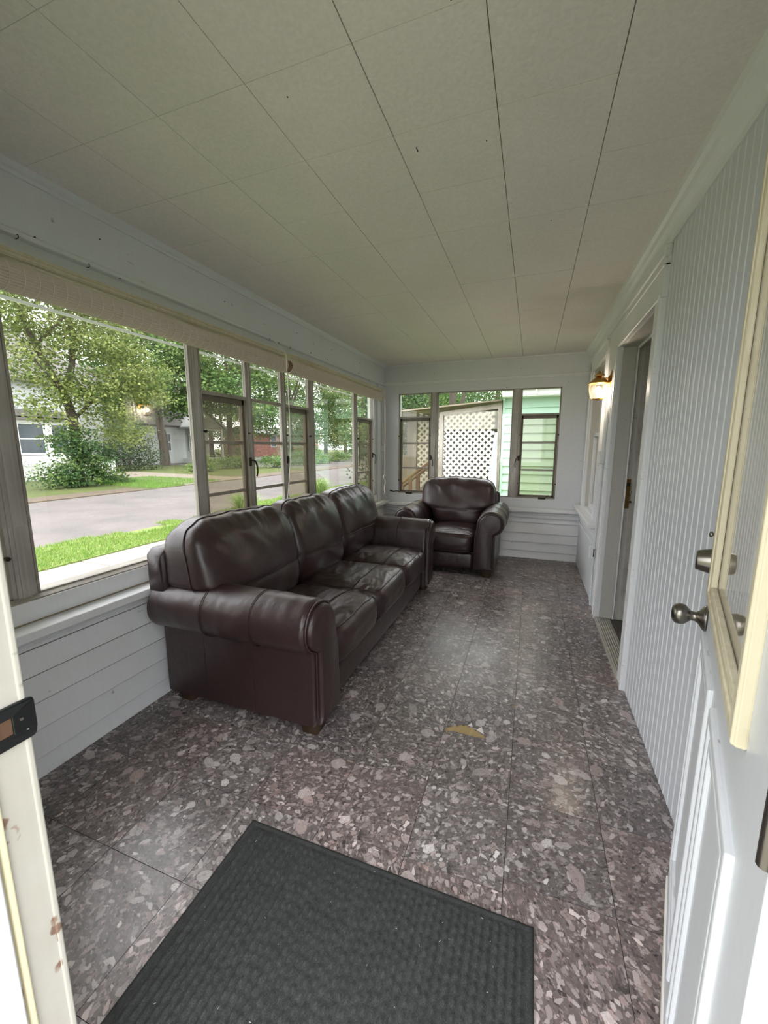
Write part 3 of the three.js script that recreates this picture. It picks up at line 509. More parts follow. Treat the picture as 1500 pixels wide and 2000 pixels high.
  for (let k = 0; k < seats; k++) {
    const bw = tw * (seats === 1 ? 1 : [0.355, 0.29, 0.355][k]), cx = bx0 + bw / 2, cu = new THREE.Group(); bx0 += bw; cu.name = 'back_cushion'; o.add(cu);
    const y0 = opt.seatTop - 0.03, y1 = opt.top, hh = (y1 - y0) / 2;
    const f = (x, y, z) => {
      const q = se(x, y, z, opt.round);
      const t = (q[1] + 1) / 2;
      let hw = bw / 2 * (1 + 0.015 * (1 - q[1] * q[1]));
      if (opt.over && (k === 0 || k === seats - 1)) { const outer = k === 0 ? -1 : 1; if (seats === 1 || Math.sign(q[0]) === outer) { const low = 1 - smooth(opt.low, opt.low + 0.2, t); hw -= (opt.over - 0.004) * low * (seats === 1 ? 1 : Math.abs(q[0])); } }
      const X = cx + q[0] * hw;
      const thick = 0.115 + 0.045 * Math.sin(Math.PI * Math.pow(t, 0.8)) - 0.02 * smooth(0.85, 1, t);
      const lean = zb + 0.235 - t * 0.075;
      let Y = y0 + t * (y1 - y0);
      const rim = smooth(0.7, 1, t);
      Y += rim * (N3(X * 7, sd, k) * 0.018 + N3(X * 22, sd, k) * 0.005) - rim * 0.012 * Math.pow(Math.abs(q[0]), 3);
      const front = smooth(-0.1, 0.6, q[2]);
      const fold = (N3(X * 11 + (t - 1) * 6 + N3(X * 4, t * 2, 9) * 1.5, t * 3.2, sd + k) * 0.011 * smooth(0.45, 1, t) + N3(X * 5, Y * 6, sd + k * 2) * 0.016 + N3(X * 40, Y * 10, sd) * 0.004 * smooth(0.55, 1, t)) * front;
      const tuck = -0.006 * Math.exp(-Math.pow((t - 0.38) / 0.02, 2)) * front;
      return [X, Y, lean + q[2] * thick + fold + tuck];
    };
    mesh('back_cover', cushion(f, 52, 40, 18), M.leather, cu);
    const out = (p, dy, dz) => [p[0], p[1] + dy, p[2] + dz];
    const zw = opt.seamZ, path = [...range(-0.7, 0.93, 16).map(t => [-1, t]), [-1, 0.98], [-0.98, 1], ...range(-0.94, 0.94, 40).map(t => [t, 1]), [0.98, 1], [1, 0.98], ...range(0.93, -0.7, 16).map(t => [1, t])];
    mesh('welt', tube(path.map(([x, y]) => { const p = f(x, y, zw), q = f(x * 0.8, y * 0.8, zw), d = V(p[0] - cx, (p[1] - (y0 + y1) / 2) * 1.3, 0).normalize(); return [p[0] + d.x * 0.002, p[1] + d.y * 0.002, p[2]]; }), 0.0042, 260, 6), M.leather, cu);
    mesh('seam', tube(range(-0.93, 0.93, 30).map(t => out(f(t, -0.24, 1), 0, 0.0022)), 0.003, 70, 5), M.seam, cu);
  }
  // feet ----------------------------------------------------------------
  for (const sx of [-1, 1]) for (const [z, h] of [[zf - 0.085, 0.068], [zb + 0.075, 0.068]]) {
    const g = new THREE.CylinderGeometry(0.062, 0.052, h, 4); g.rotateY(Math.PI / 4); g.translate(sx * (W / 2 - 0.075), h / 2, z); mesh('foot', uvm(g), M.legWood, o);
  }
}
const sofa = thing('sofa', 'dark brown leather three-seat sofa with rolled arms under the street windows', 'sofa', [-1.248, 0, -2.462], Math.PI / 2);
leatherSeat(sofa, 2.14, 0.89, 3, 0.7, { armH: 0.655, backTop: 0.825, railTop: 0.225, seatTop: 0.425, top: 0.955, over: 0.24, round: 5.5, seamZ: 0.25, ear: 0.045, low: 0.27 });
const chair = thing('armchair', 'dark brown leather armchair with rolled arms below the end wall window', 'armchair', [-0.775, 0, -4.37], 0);
leatherSeat(chair, 0.965, 0.88, 1, 3.3, { armH: 0.675, backTop: 0.80, railTop: 0.235, seatTop: 0.435, top: 0.955, over: 0.135, round: 5.0, seamZ: -0.15, ear: -0.03, low: 0.3 });

// ---------------------------------------------------------------- entrance mat
{
  const o = thing('door_mat', 'charcoal ribbed entrance mat on the tiles inside the doorway', 'mat', [-0.388, 0.001, -0.69], 0);
  const w = 0.925, d = 0.58, nx = 300, nz = 188, g = new THREE.PlaneGeometry(w, d, nx, nz); g.rotateX(-Math.PI / 2);
  const p = g.attributes.position;
  for (let i = 0; i < p.count; i++) {
    const x = p.getX(i), z = p.getZ(i), e = Math.min(w / 2 - Math.abs(x), d / 2 - Math.abs(z));
    const rib = Math.sin(x / 0.0215 * 6.2832) * 0.5 + 0.5, row = Math.floor(x / 0.0215 + 0.25), dash = Math.sin((z + hash(row + 99, 1, 1) * 0.04) / 0.026 * 6.2832) * 0.5 + 0.5;
    const inside = smooth(0.022, 0.03, e), groove = smooth(0, 0.006, Math.abs(e - 0.016));
    p.setY(i, 0.0085 * smooth(-0.002, 0.006, e) * 0.6 + 0.003 + inside * (rib * 0.0038 + rib * dash * 0.0034) - (1 - groove) * 0.0016 + N3(x * 220, z * 220, 1) * 0.0007);
  }
  g.computeVertexNormals();
  T.mat = tex(512, (u, v) => { const f = fbm(u, v, 128, 2, 501), b = fbm(u, v, 10, 3, 502), h = vn(u * 256, v * 64, 256, 503); const k = 0.62 + 0.75 * f * (0.6 + 0.5 * h) + (b - 0.5) * 0.3; return [57 * k, 59 * k, 58 * k]; }, true, 5);
  const mm = std({ map: T.mat, roughness: 1 });
  mesh('pile', uvm(g), mm, o); mesh('backing', B(-w / 2 - 0.002, w / 2 + 0.002, 0, 0.0045, -d / 2 - 0.002, d / 2 + 0.002, 0.001), std({ color: 0x1b1b1b, roughness: 0.7 }), o);
  const lint = []; for (let k = 0; k < 46; k++) { const x = rr(-0.42, 0.42), z = rr(-0.27, 0.27), a = rr(0, 6.28), l = rr(0.001, 0.006); lint.push(rod([x, 0.0145, z], [x + Math.cos(a) * l, 0.0148, z + Math.sin(a) * l], 0.0004, 0.0004, 4)); }
  mesh('lint', lint, std({ color: 0xc8c4b8, roughness: 1 }), o).userData.kind = 'stuff';
}

// ---------------------------------------------------------------- entrance door, swung open against the house wall
{
  const th = Math.atan2(0.960, 0.279), d = thing('entrance_door', 'white entrance door swung open, with a glazed upper half in yellow pine trim', 'door', [0.198, 0, -0.361], th);
  const W = 0.905, y0 = 0.014, y1 = 2.035, t = 0.045, gx0 = 0.175, gx1 = 0.680, gy0 = 0.995, gy1 = 1.885;
  mesh('slab', [B(0, W, y0, gy0, 0, t, 0.002), B(0, W, gy1, y1, 0, t, 0.002), B(0, gx0, gy0 - 0.01, gy1 + 0.01, 0, t, 0.002), B(gx1, W, gy0 - 0.01, gy1 + 0.01, 0, t, 0.002)], std({ map: T.paint, color: 0xf4f6f9, roughness: 0.36 }), d);
  mesh('pane', B(gx0 - 0.003, gx1 + 0.003, gy0 - 0.003, gy1 + 0.003, 0.0006, 0.0022), M.glass, d);
  const ox0 = 0.15, ox1 = 0.705, oy0 = 0.978, oy1 = 1.91;
  const bar = (a, b, c, e, z, dz) => { const g = new THREE.ExtrudeGeometry(new THREE.Shape([a, b, c, e].map(p => new THREE.Vector2(...p))), { depth: dz, bevelEnabled: true, bevelSize: 0.0025, bevelThickness: 0.0025, bevelSegments: 2 }); g.translate(0, 0, z); return uvm(g); };
  for (const [z, dz] of [[-0.0090, 0.0070], [t + 0.003, 0.008]]) {
    const q = [[ox0, oy0], [ox1, oy0], [ox1, oy1], [ox0, oy1]], i = [[gx0 + 0.012, gy0 + 0.012], [gx1 - 0.012, gy0 + 0.012], [gx1 - 0.012, gy1 - 0.012], [gx0 + 0.012, gy1 - 0.012]];
    const mid = q.map((p, k) => [p[0] + (i[k][0] - p[0]) * 0.45, p[1] + (i[k][1] - p[1]) * 0.45]);
    for (let k = 0; k < 4; k++) { const n = (k + 1) % 4, zz = z < 0 ? -1 : 1; mesh('glazing_trim', [bar(q[k], q[n], i[n].map((v, m) => v + (q[n][m] - v) * 0.12), i[k].map((v, m) => v + (q[k][m] - v) * 0.12), z, dz), bar(q[k].map((v, m) => v + (i[k][m] - v) * 0.03), q[n].map((v, m) => v + (i[n][m] - v) * 0.03), mid[n], mid[k], z + zz * 0.003, dz), bar(mid[k].map((v, m) => v + (i[k][m] - v) * 0.7), mid[n].map((v, m) => v + (i[n][m] - v) * 0.7), i[n], i[k], z < 0 ? z + 0.001 : 0.005, z < 0 ? 0.006 : dz + t - 0.0035)], M.cream, d); }
  }
  // two pressed panels below the glass
  for (const [a, b] of [[0.125, 0.425], [0.495, 0.795]]) {
    const ring = (x0, x1, ya, yb, k, z, dz, be) => { const s = new THREE.Shape([[x0, ya], [x1, ya], [x1, yb], [x0, yb]].map(p => new THREE.Vector2(...p))); const h = new THREE.Path([[x0 + k, ya + k], [x0 + k, yb - k], [x1 - k, yb - k], [x1 - k, ya + k]].map(p => new THREE.Vector2(...p))); s.holes.push(h); const g = new THREE.ExtrudeGeometry(s, { depth: dz, bevelEnabled: true, bevelSize: be, bevelThickness: be, bevelSegments: 3 }); g.translate(0, 0, z); return uvm(g); };
    const p = mesh('pressed_panel', [ring(a, b, 0.2, 0.86, 0.012, -0.004, 0.004, 0.005), ring(a + 0.035, b - 0.035, 0.235, 0.825, 0.008, -0.003, 0.003, 0.004)], std({ map: T.paint, color: 0xf4f6f9, roughness: 0.36 }), d);
  }
  const hw = (pts, x, y, z, flip) => { const g = lathe(pts, 28); g.rotateX(flip ? Math.PI / 2 : -Math.PI / 2); g.translate(x, y, z); return g; };
  const knob = [[0, 0], [0.034, 0], [0.034, 0.006], [0.030, 0.010], [0.018, 0.018], [0.0125, 0.026], [0.0125, 0.036], [0.018, 0.042], [0.026, 0.050], [0.0285, 0.060], [0.0275, 0.070], [0.022, 0.078], [0.012, 0.082], [0, 0.083]];
  mesh('knob', hw(knob.map(p => [p[0] * 0.92, p[1] * 0.86]), 0.80, 0.892, 0, false), M.nickel, d);
  mesh('knob', hw(knob.map(p => [p[0], p[1] * 0.35]), 0.815, 0.888, t, true), M.nickel, d);
  const bolt = [[0, 0], [0.031, 0], [0.031, 0.003], [0.030, 0.008], [0.024, 0.033], [0.021, 0.036], [0, 0.036]];
  mesh('deadbolt', hw(bolt, 0.80, 1.035, 0, false), M.nickel, d); mesh('deadbolt', hw(bolt.map(p => [p[0], p[1] * 0.6]), 0.815, 1.03, t, true), M.nickel, d);
  mesh('peg', hw([[0, 0], [0.004, 0], [0.004, 0.010], [0.007, 0.011], [0.007, 0.016], [0, 0.018]], 0.80, 1.10, 0, false), M.nickel, d);
  mesh('latch', B(W - 0.001, W + 0.001, 0.86, 0.92, 0.012, 0.034), M.nickel, d);
  mesh('door_sweep', B(0.01, W + 0.006, y0 - 0.008, y0 + 0.022, -0.004, 0.004, 0.002), M.plastic, d);
  for (const y of [0.22, 1.02, 1.82]) mesh('hinge', rod([-0.006, y - 0.045, -0.004], [-0.006, y + 0.045, -0.004], 0.006, 0.006, 10), M.nickel, d);
}

// ---------------------------------------------------------------- carriage lantern
{
  const o = thing('wall_lantern', 'brass carriage lantern, lit, on the post beside the house doorway', 'lantern', [0.528, 1.80, -3.47], 0); const S = 0.80;
  const plate = lathe([[0, 0.03], [0.014, 0.028], [0.02, 0.02], [0.034, 0.012], [0.05, 0.006], [0.058, 0.0], [0, 0]], 24); plate.rotateZ(Math.PI / 2); plate.scale(1, 1.35, 1); mesh('wall_plate', uvm(plate), M.brass, o);
  mesh('bracket', [tube([[-0.02, 0, 0], [-0.045, 0.004, 0], [-0.07, 0.0, 0], [-0.088, -0.002, 0]], 0.007, 16, 8)], M.brass, o);
  const ax = -0.088, body = new THREE.Group(); body.name = 'lantern_body'; body.scale.setScalar(S); body.position.x = ax * (1 - S); o.add(body); const hex = (r, y) => Array.from({ length: 6 }, (_, k) => [ax + Math.cos(k * Math.PI / 3 + 0.26) * r, y, Math.sin(k * Math.PI / 3 + 0.26) * r]);
  const lv = [[0.078, -0.035], [0.080, -0.07], [0.075, -0.11], [0.064, -0.15], [0.054, -0.178]];
  const roof = (() => { const g = new THREE.LatheGeometry([[0.088, -0.038], [0.086, -0.03], [0.066, -0.012], [0.05, 0.006], [0.03, 0.02], [0.022, 0.026], [0.046, 0.03], [0.047, 0.036], [0.030, 0.052], [0.012, 0.062], [0.007, 0.074], [0, 0.076]].map(p => new THREE.Vector2(...p)), 6); g.rotateY(0.26); g.translate(ax, 0, 0); return uvm(toCreasedNormals(g, 0.4)); })();
  mesh('roof', roof, M.brass, body);
  mesh('finial', [tube([[ax, 0.07, 0], [ax, 0.085, 0], [ax + 0.006, 0.096, 0], [ax + 0.002, 0.106, 0], [ax - 0.006, 0.10, 0]], 0.003, 14, 6)], M.brass, body);
  const thin = phy({ color: 0xffffff, transmission: 1, thickness: 0, roughness: 0.1, ior: 1.5 });
  for (let k = 0; k < 6; k++) {
    const pos = [], idx = []; lv.forEach(([r, y]) => { const h = hex(r, y); pos.push(...h[k], ...h[(k + 1) % 6]); }); for (let i = 0; i + 1 < lv.length; i++) idx.push(i * 2, i * 2 + 1, i * 2 + 3, i * 2, i * 2 + 3, i * 2 + 2);
    const g = new THREE.BufferGeometry(); g.setAttribute('position', new THREE.Float32BufferAttribute(pos, 3)); g.setIndex(idx); g.computeVertexNormals(); mesh('glass_pane', uvm(g), thin, body);
    mesh('rib', tube(lv.map(([r, y]) => hex(r + 0.001, y)[k]), 0.0022, 12, 5), M.brass, body);
  }
  mesh('base_ring', [rod([ax, -0.184, 0], [ax, -0.176, 0], 0.056, 0.058, 6), rod([ax, -0.192, 0], [ax, -0.184, 0], 0.01, 0.03, 10)], M.brass, body);
  mesh('socket', rod([ax, -0.178, 0], [ax, -0.14, 0], 0.016, 0.014, 12), M.plastic, body);
  const bulb = lathe([[0, -0.145], [0.012, -0.143], [0.016, -0.13], [0.026, -0.112], [0.029, -0.096], [0.025, -0.078], [0.012, -0.066], [0, -0.063]], 18); bulb.translate(ax, 0, 0);
  mesh('bulb', bulb, std({ color: 0xffffff, emissive: 0xfff4e0, emissiveIntensity: 4, roughness: 0.4 }), body);
  const l = new THREE.PointLight(0xfff0d8, 0.25, 0, 2); l.position.set(ax, -0.08, 0); l.castShadow = true; l.shadow.radius = 1.3; l.name = 'bulb_light'; o.add(l);
}

// ---------------------------------------------------------------- rolled bamboo blinds
function blind(label, u0, u1, x, y, r) {
  const o = thing('bamboo_blind', label, 'blind', [x, y, -u0], 0, 'rolled bamboo blinds over the street windows'), len = u1 - u0;
  const sh = new THREE.Shape(), n = 30; for (let k = 0; k < n * 4; k++) { const a = k / (n * 4) * 6.28318, q = r - 0.0042 * (1 - Math.abs(Math.sin(a * n / 2))); k ? sh.lineTo(Math.cos(a) * q, Math.sin(a) * q) : sh.moveTo(q, 0); }
  const hole = new THREE.Path(); hole.absarc(0, 0, r - 0.007, 0, 6.2832, true); sh.holes.push(hole);
  const g = new THREE.ExtrudeGeometry(sh, { depth: len, bevelEnabled: false, curveSegments: 40 }); g.translate(0, 0, -len);
  mesh('slat_roll', uvm(g), M.bamboo, o);
  const inner = []; for (let k = 0; k < 260; k++) { const a = k / 26 * 6.2832 / 1.0, q = r - 0.010 - k / 260 * (r - 0.016); inner.push([Math.cos(a) * q, Math.sin(a) * q]); }
  const spiral = []; for (let k = 0; k < 60; k++) { const a = k * 0.42, q = (r - 0.011) * (1 - k / 75); spiral.push(rod([Math.cos(a) * q, Math.sin(a) * q, -len + 0.004], [Math.cos(a) * q, Math.sin(a) * q, -len + 0.12], 0.0042, 0.0042, 5)); spiral.push(rod([Math.cos(a) * q, Math.sin(a) * q, -0.12], [Math.cos(a) * q, Math.sin(a) * q, -0.004], 0.0042, 0.0042, 5)); }
  mesh('inner_turns', spiral, M.bambooEnd, o);
  const ring = new THREE.TorusGeometry(r - 0.0002, 0.0011, 5, 40);
  const R = uvm(ring); for (let z = 0.03; z < len; z += 0.045) mesh('binding_string', R, M.string, o).position.z = -z;
  mesh('head_rail', [B(-0.06, 0.022, 0.060, 0.090, -len, 0, 0.004), B(0.018, 0.027, 0.064, 0.072, -len, 0, 0.003), B(0.018, 0.026, 0.077, 0.084, -len, 0, 0.003)], M.cream, o);
  return o;
}
blind('longer rolled bamboo blind above the near street windows', 0.36, 2.585, -1.728, 1.884, 0.051);
blind('shorter rolled bamboo blind above the far street windows', 2.64, 4.60, -1.722, 1.886, 0.049);
tag(mesh('pull_cord', tube([[-1.745, 2.04, -2.515], [-1.70, 1.99, -2.525], [-1.664, 1.95, -2.525], [-1.66, 1.85, -2.53], [-1.655, 1.5, -2.535], [-1.66, 1.2, -2.53], [-1.675, 0.93, -2.50], [-1.685, 0.90, -2.495]], 0.0032, 90, 6), M.cord, scene), 'white pull cord hanging from the longer blind behind the sofa', 'cord');
tag(mesh('pull_cord', [tube([[-1.745, 1.990, -4.64], [-1.705, 1.985, -4.64], [-1.69, 1.88, -4.635], [-1.688, 1.5, -4.635], [-1.69, 1.1, -4.635], [-1.692, 0.95, -4.635]], 0.004, 70, 6), tube([[-1.692, 0.96, -4.635], [-1.70, 0.93, -4.62], [-1.685, 0.88, -4.64], [-1.695, 0.80, -4.63], [-1.688, 0.72, -4.64]], 0.0065, 40, 6), rod([-1.692, 0.945, -4.66], [-1.692, 0.955, -4.605], 0.005, 0.005, 6)], M.cord, scene), 'knotted white cord hanging in the far street-side corner', 'cord');

// ---------------------------------------------------------------- wiring
tag(mesh('surface_conduit', [tube([[-1.76, 0.52, -4.875], [-1.70, 0.497, -4.868], [-1.2, 0.492, -4.868], [-0.4, 0.494, -4.868], [0.2, 0.492, -4.868], [0.47, 0.49, -4.866], [0.515, 0.487, -4.85], [0.526, 0.482, -4.80]], 0.009, 90, 8), tube([[0.526, 0.482, -4.80], [0.527, 0.485, -4.4], [0.527, 0.49, -3.66], [0.527, 0.50, -3.60]], 0.008, 50, 8)], M.paintB, scene), 'white conduit running round the far corner below the sills', 'conduit');
{
  const o = thing('outlet_box', 'small white outlet box low on the post beside the doorway', 'outlet', [0.522, 0.40, -3.57], 0);
  mesh('box', B(-0.034, 0.004, 0, 0.10, -0.032, 0.032, 0.006), M.paintB, o); mesh('cover', B(-0.038, -0.032, 0.006, 0.094, -0.028, 0.028, 0.003), M.plastic, o);
  for (const z of [-0.034, 0.034]) mesh('side_shade', B(-0.012, -0.004, 0.02, 0.085, z - 0.002, z + 0.002), M.iron, o);  // dark strips standing in for the shadow down each side of the box
}
{
  const o = thing('switch_box', 'white surface switch box on the post below the lantern', 'switch', [0.526, 1.17, -3.52], 0);
  mesh('box', B(-0.036, 0.002, 0, 0.10, -0.03, 0.03, 0.006), M.paintB, o); mesh('cover', B(-0.04, -0.034, 0.004, 0.096, -0.027, 0.027, 0.003), M.plastic, o);
}
tag(mesh('surface_conduit', [tube([[0.519, 1.168, -3.52], [0.519, 0.9, -3.525], [0.518, 0.66, -3.55], [0.518, 0.5, -3.57]], 0.008, 40, 8), tube([[0.522, 1.272, -3.52], [0.522, 1.5, -3.50], [0.524, 1.74, -3.475]], 0.006, 20, 8), tube([[0.519, 0.40, -3.57], [0.519, 0.2, -3.56], [0.519, 0.01, -3.53]], 0.0075, 20, 8)], M.paintB, scene), 'white conduit running down the post beside the doorway', 'conduit');
{
  const o = thing('junction_box', 'white junction box with cable in the far street-side corner', 'junction box', [-1.80, 1.24, -4.82], 0);
  mesh('box', B(0, 0.035, 0, 0.075, -0.03, 0.03, 0.005), M.paintB, o); mesh('cable', [tube([[0.012, 0.07, 0], [0.012, 0.3, 0.002], [0.012, 0.7, 0]], 0.007, 20, 6), tube([[0.012, 0, 0], [0.012, -0.35, 0.0], [0.02, -0.5, 0.01], [0.06, -0.59, 0.01]], 0.005, 24, 6)], M.paintB, o);
}
{
  const o = thing('hold_open_hook', 'black iron hook on the end wall beside the left casement', 'hook', [-1.70, 0.735, -4.935], 0);
  mesh('stem', rod([0, 0, 0], [0, 0, 0.035], 0.006, 0.006), M.iron, o); mesh('arm', tube([[0, 0, 0.03], [0.03, -0.006, 0.034], [0.07, 0, 0.03], [0.11, -0.004, 0.022]], 0.006, 14, 6), M.iron, o); mesh('ball', (() => { const g = new THREE.SphereGeometry(0.011, 12, 10); g.translate(-0.006, 0.002, 0.034); return uvm(g); })(), M.iron, o);
}
// ================================================================ outdoors
const G0 = -0.5;                                         // ground level outside
const ground = struct('ground', 'lawns and bare verge on both sides of the street', 'ground');
mesh('lawn', B(-8.1, 60, G0 - 0.3, G0 - 0.02, -150, 40), std({ map: (() => { const t = T.grass.clone(); t.repeat.set(0.5, 0.5); t.needsUpdate = true; return t; })(), roughness: 1 }), ground);
mesh('far_lawn', B(-160, -15.4, G0 - 0.3, G0 - 0.01, -200, 60), std({ map: (() => { const t = T.grass.clone(); t.repeat.set(0.4, 0.4); t.needsUpdate = true; return t; })(), color: 0xb7b58e, roughness: 1 }), ground);
mesh('bare_verge', B(-16.6, -15.3, G0 - 0.2, G0 + 0.005, -12.4, 60), std({ map: T.concrete, color: 0x9d8e7d, roughness: 1 }), ground);
mesh('bare_verge', B(-17.0, -15.3, G0 - 0.2, G0 + 0.005, -60, -19.4), std({ map: T.concrete, color: 0xa89a8c, roughness: 1 }), ground);
const road = struct('road', 'cracked grey asphalt street outside the windows', 'road');
mesh('asphalt', B(-15.6, -8.0, G0 - 0.3, G0 - 0.03, -200, 60), std({ map: (() => { const t = T.road.clone(); t.repeat.set(0.28, 0.28); t.needsUpdate = true; return t; })(), roughness: 0.85 }), road);
mesh('far_crossing', B(-60, -15.5, G0 - 0.05, G0 + 0.0, -70, -30), std({ map: T.road, roughness: 0.9 }), road);
mesh('driveway', (() => { const g = new THREE.ExtrudeGeometry(new THREE.Shape([[-15.4, -14.6], [-27, -17.6], [-27, -21], [-15.4, -19.2]].map(p => new THREE.Vector2(p[0], p[1]))), { depth: 0.03, bevelEnabled: false }); g.rotateX(Math.PI / 2); const q = g.attributes.position; for (let i = 0; i < q.count; i++) q.setZ(i, q.getZ(i)); g.translate(0, G0 + 0.015, 0); return uvm(g); })(), std({ map: T.concrete, color: 0xcfc4b8, roughness: 0.9 }), road);
const walk = struct('sidewalk', 'pale concrete sidewalk of square slabs beside the lawn strip', 'sidewalk');
for (let k = 0; k < 34; k++) mesh('slab', B(-6.66, -5.62, G0 - 0.08, G0 + 0.004 + hash(k, 1, 1) * 0.006, -k * 1.35 + 4.0 - 1.335, -k * 1.35 + 4.0, 0.008), std({ map: T.concrete, color: [0xffffff, 0xf3efe6, 0xfaf6ee][k % 3], roughness: 0.9 }), walk);

// ---- foliage
const leafGeo = (l, w) => { const g = new THREE.BufferGeometry(); g.setAttribute('position', new THREE.Float32BufferAttribute([0, 0, 0, w, 0.18 * w, l * 0.45, 0, 0, l, -w, 0.18 * w, l * 0.45], 3)); g.setIndex([0, 1, 2, 0, 2, 3]); g.computeVertexNormals(); g.setAttribute('uv', new THREE.Float32BufferAttribute([0, 0, 1, 0, 1, 1, 0, 1], 2)); return g; };
const leafMat = phy({ color: 0xffffff, roughness: 0.9, transmission: 0.3, thickness: 0, side: THREE.DoubleSide, specularIntensity: 0.3 });
function leaves(parent, name, spots, geo, flat = 0.7) {
  const im = new THREE.InstancedMesh(geo, leafMat, spots.length), m = new THREE.Matrix4(), q = new THREE.Quaternion(), e = new THREE.Euler(), c = new THREE.Color();
  spots.forEach((s, i) => { e.set(gauss() * flat + (s.dr || 0), rnd() * 6.283, gauss() * flat); q.setFromEuler(e); const k = rr(0.7, 1.25); m.compose(V(s.x, s.y, s.z), q, V(k, k, k)); im.setMatrixAt(i, m); const b = rr(0.8, 1.2); im.setColorAt(i, c.setRGB(s.c[0] * b, s.c[1] * b, s.c[2] * b)); });
  im.name = name; im.castShadow = im.receiveShadow = true; im.userData.kind = 'stuff'; parent.add(im); return im;
}
const greens = { locust: [[0.21, 0.265, 0.075], [0.14, 0.20, 0.055], [0.30, 0.345, 0.11]], maple: [[0.125, 0.22, 0.06], [0.08, 0.155, 0.045], [0.19, 0.29, 0.085]], dark: [[0.045, 0.085, 0.03], [0.06, 0.11, 0.035], [0.035, 0.065, 0.025]], deep: [[0.07, 0.14, 0.05], [0.09, 0.17, 0.05], [0.055, 0.11, 0.04]], blue: [[0.07, 0.12, 0.08], [0.09, 0.14, 0.10], [0.055, 0.10, 0.07]] };
function crown(blobs, n, pal, clump = 0.55) {
  const out = [], vol = blobs.map(b => b[3] * b[4] * b[5]), tot = vol.reduce((a, b) => a + b, 0);
  blobs.forEach((b, k) => {
    const nc = Math.max(3, Math.round(n * vol[k] / tot / 42));
    for (let i = 0; i < nc; i++) {
      const t = rr(0, 6.283), v = rr(-1, 1), rad = Math.pow(rnd(), 0.42), s = Math.sqrt(1 - v * v), cx = b[0] + Math.cos(t) * s * rad * b[3], cy = b[1] + v * rad * b[4], cz = b[2] + Math.sin(t) * s * rad * b[5], col = pal[Math.floor(rnd() * pal.length)];
      for (let j = 0; j < 42; j++) out.push({ x: cx + gauss() * clump, y: cy + gauss() * clump * 0.45, z: cz + gauss() * clump, c: col });
    }
  });
  return out;
}
const barkMat = std({ map: T.bark, roughness: 1, bumpMap: T.streak, bumpScale: 0.01 });
function limb(pts, r0, r1, seg = 8) {                    // tapering branch through points
  const cv = new THREE.CatmullRomCurve3(pts.map(p => V(...p))), n = pts.length * 5, g = new THREE.TubeGeometry(cv, n, 1, seg), p = g.attributes.position;
  for (let i = 0; i <= n; i++) { const c = cv.getPointAt(i / n), r = r0 + (r1 - r0) * i / n; for (let j = 0; j <= seg; j++) { const k = i * (seg + 1) + j, v = V().fromBufferAttribute(p, k).sub(c).multiplyScalar(r * (1 + 0.1 * N3(j, i * 0.4, r0))).add(c); p.setXYZ(k, v.x, v.y, v.z); } }
  g.computeVertexNormals(); return uvm(g);
}
function tree(name, label, pos, limbs, blobs, n, pal, leaf, clump, group, flat) {
  const o = thing(name, label, 'tree', pos, 0, group);
  mesh('trunk', limb(...limbs[0]), barkMat, o);
  for (const l of limbs.slice(1)) mesh('branch', limb(...l), barkMat, o);
  leaves(o, 'foliage', crown(blobs, n, pal, clump), leaf, flat); return o;
}
function shrub(name, label, pos, blobs, n, pal, leaf, clump, group) {
  const o = thing(name, label, 'shrub', pos, 0, group);
  for (const b of blobs.slice(0, 3)) mesh('stem', limb([[b[0] * 0.2, -0.05, b[2] * 0.2], [b[0] * 0.6, b[1] * 0.5, b[2] * 0.6], [b[0], b[1], b[2]]], 0.05, 0.02, 6), barkMat, o);
  leaves(o, 'foliage', crown(blobs, n, pal, clump), leaf, 0.9); return o;
}
const lfS = leafGeo(0.15, 0.045), lfM = leafGeo(0.15, 0.055), lfL = leafGeo(0.29, 0.125), lfT = leafGeo(0.09, 0.028);
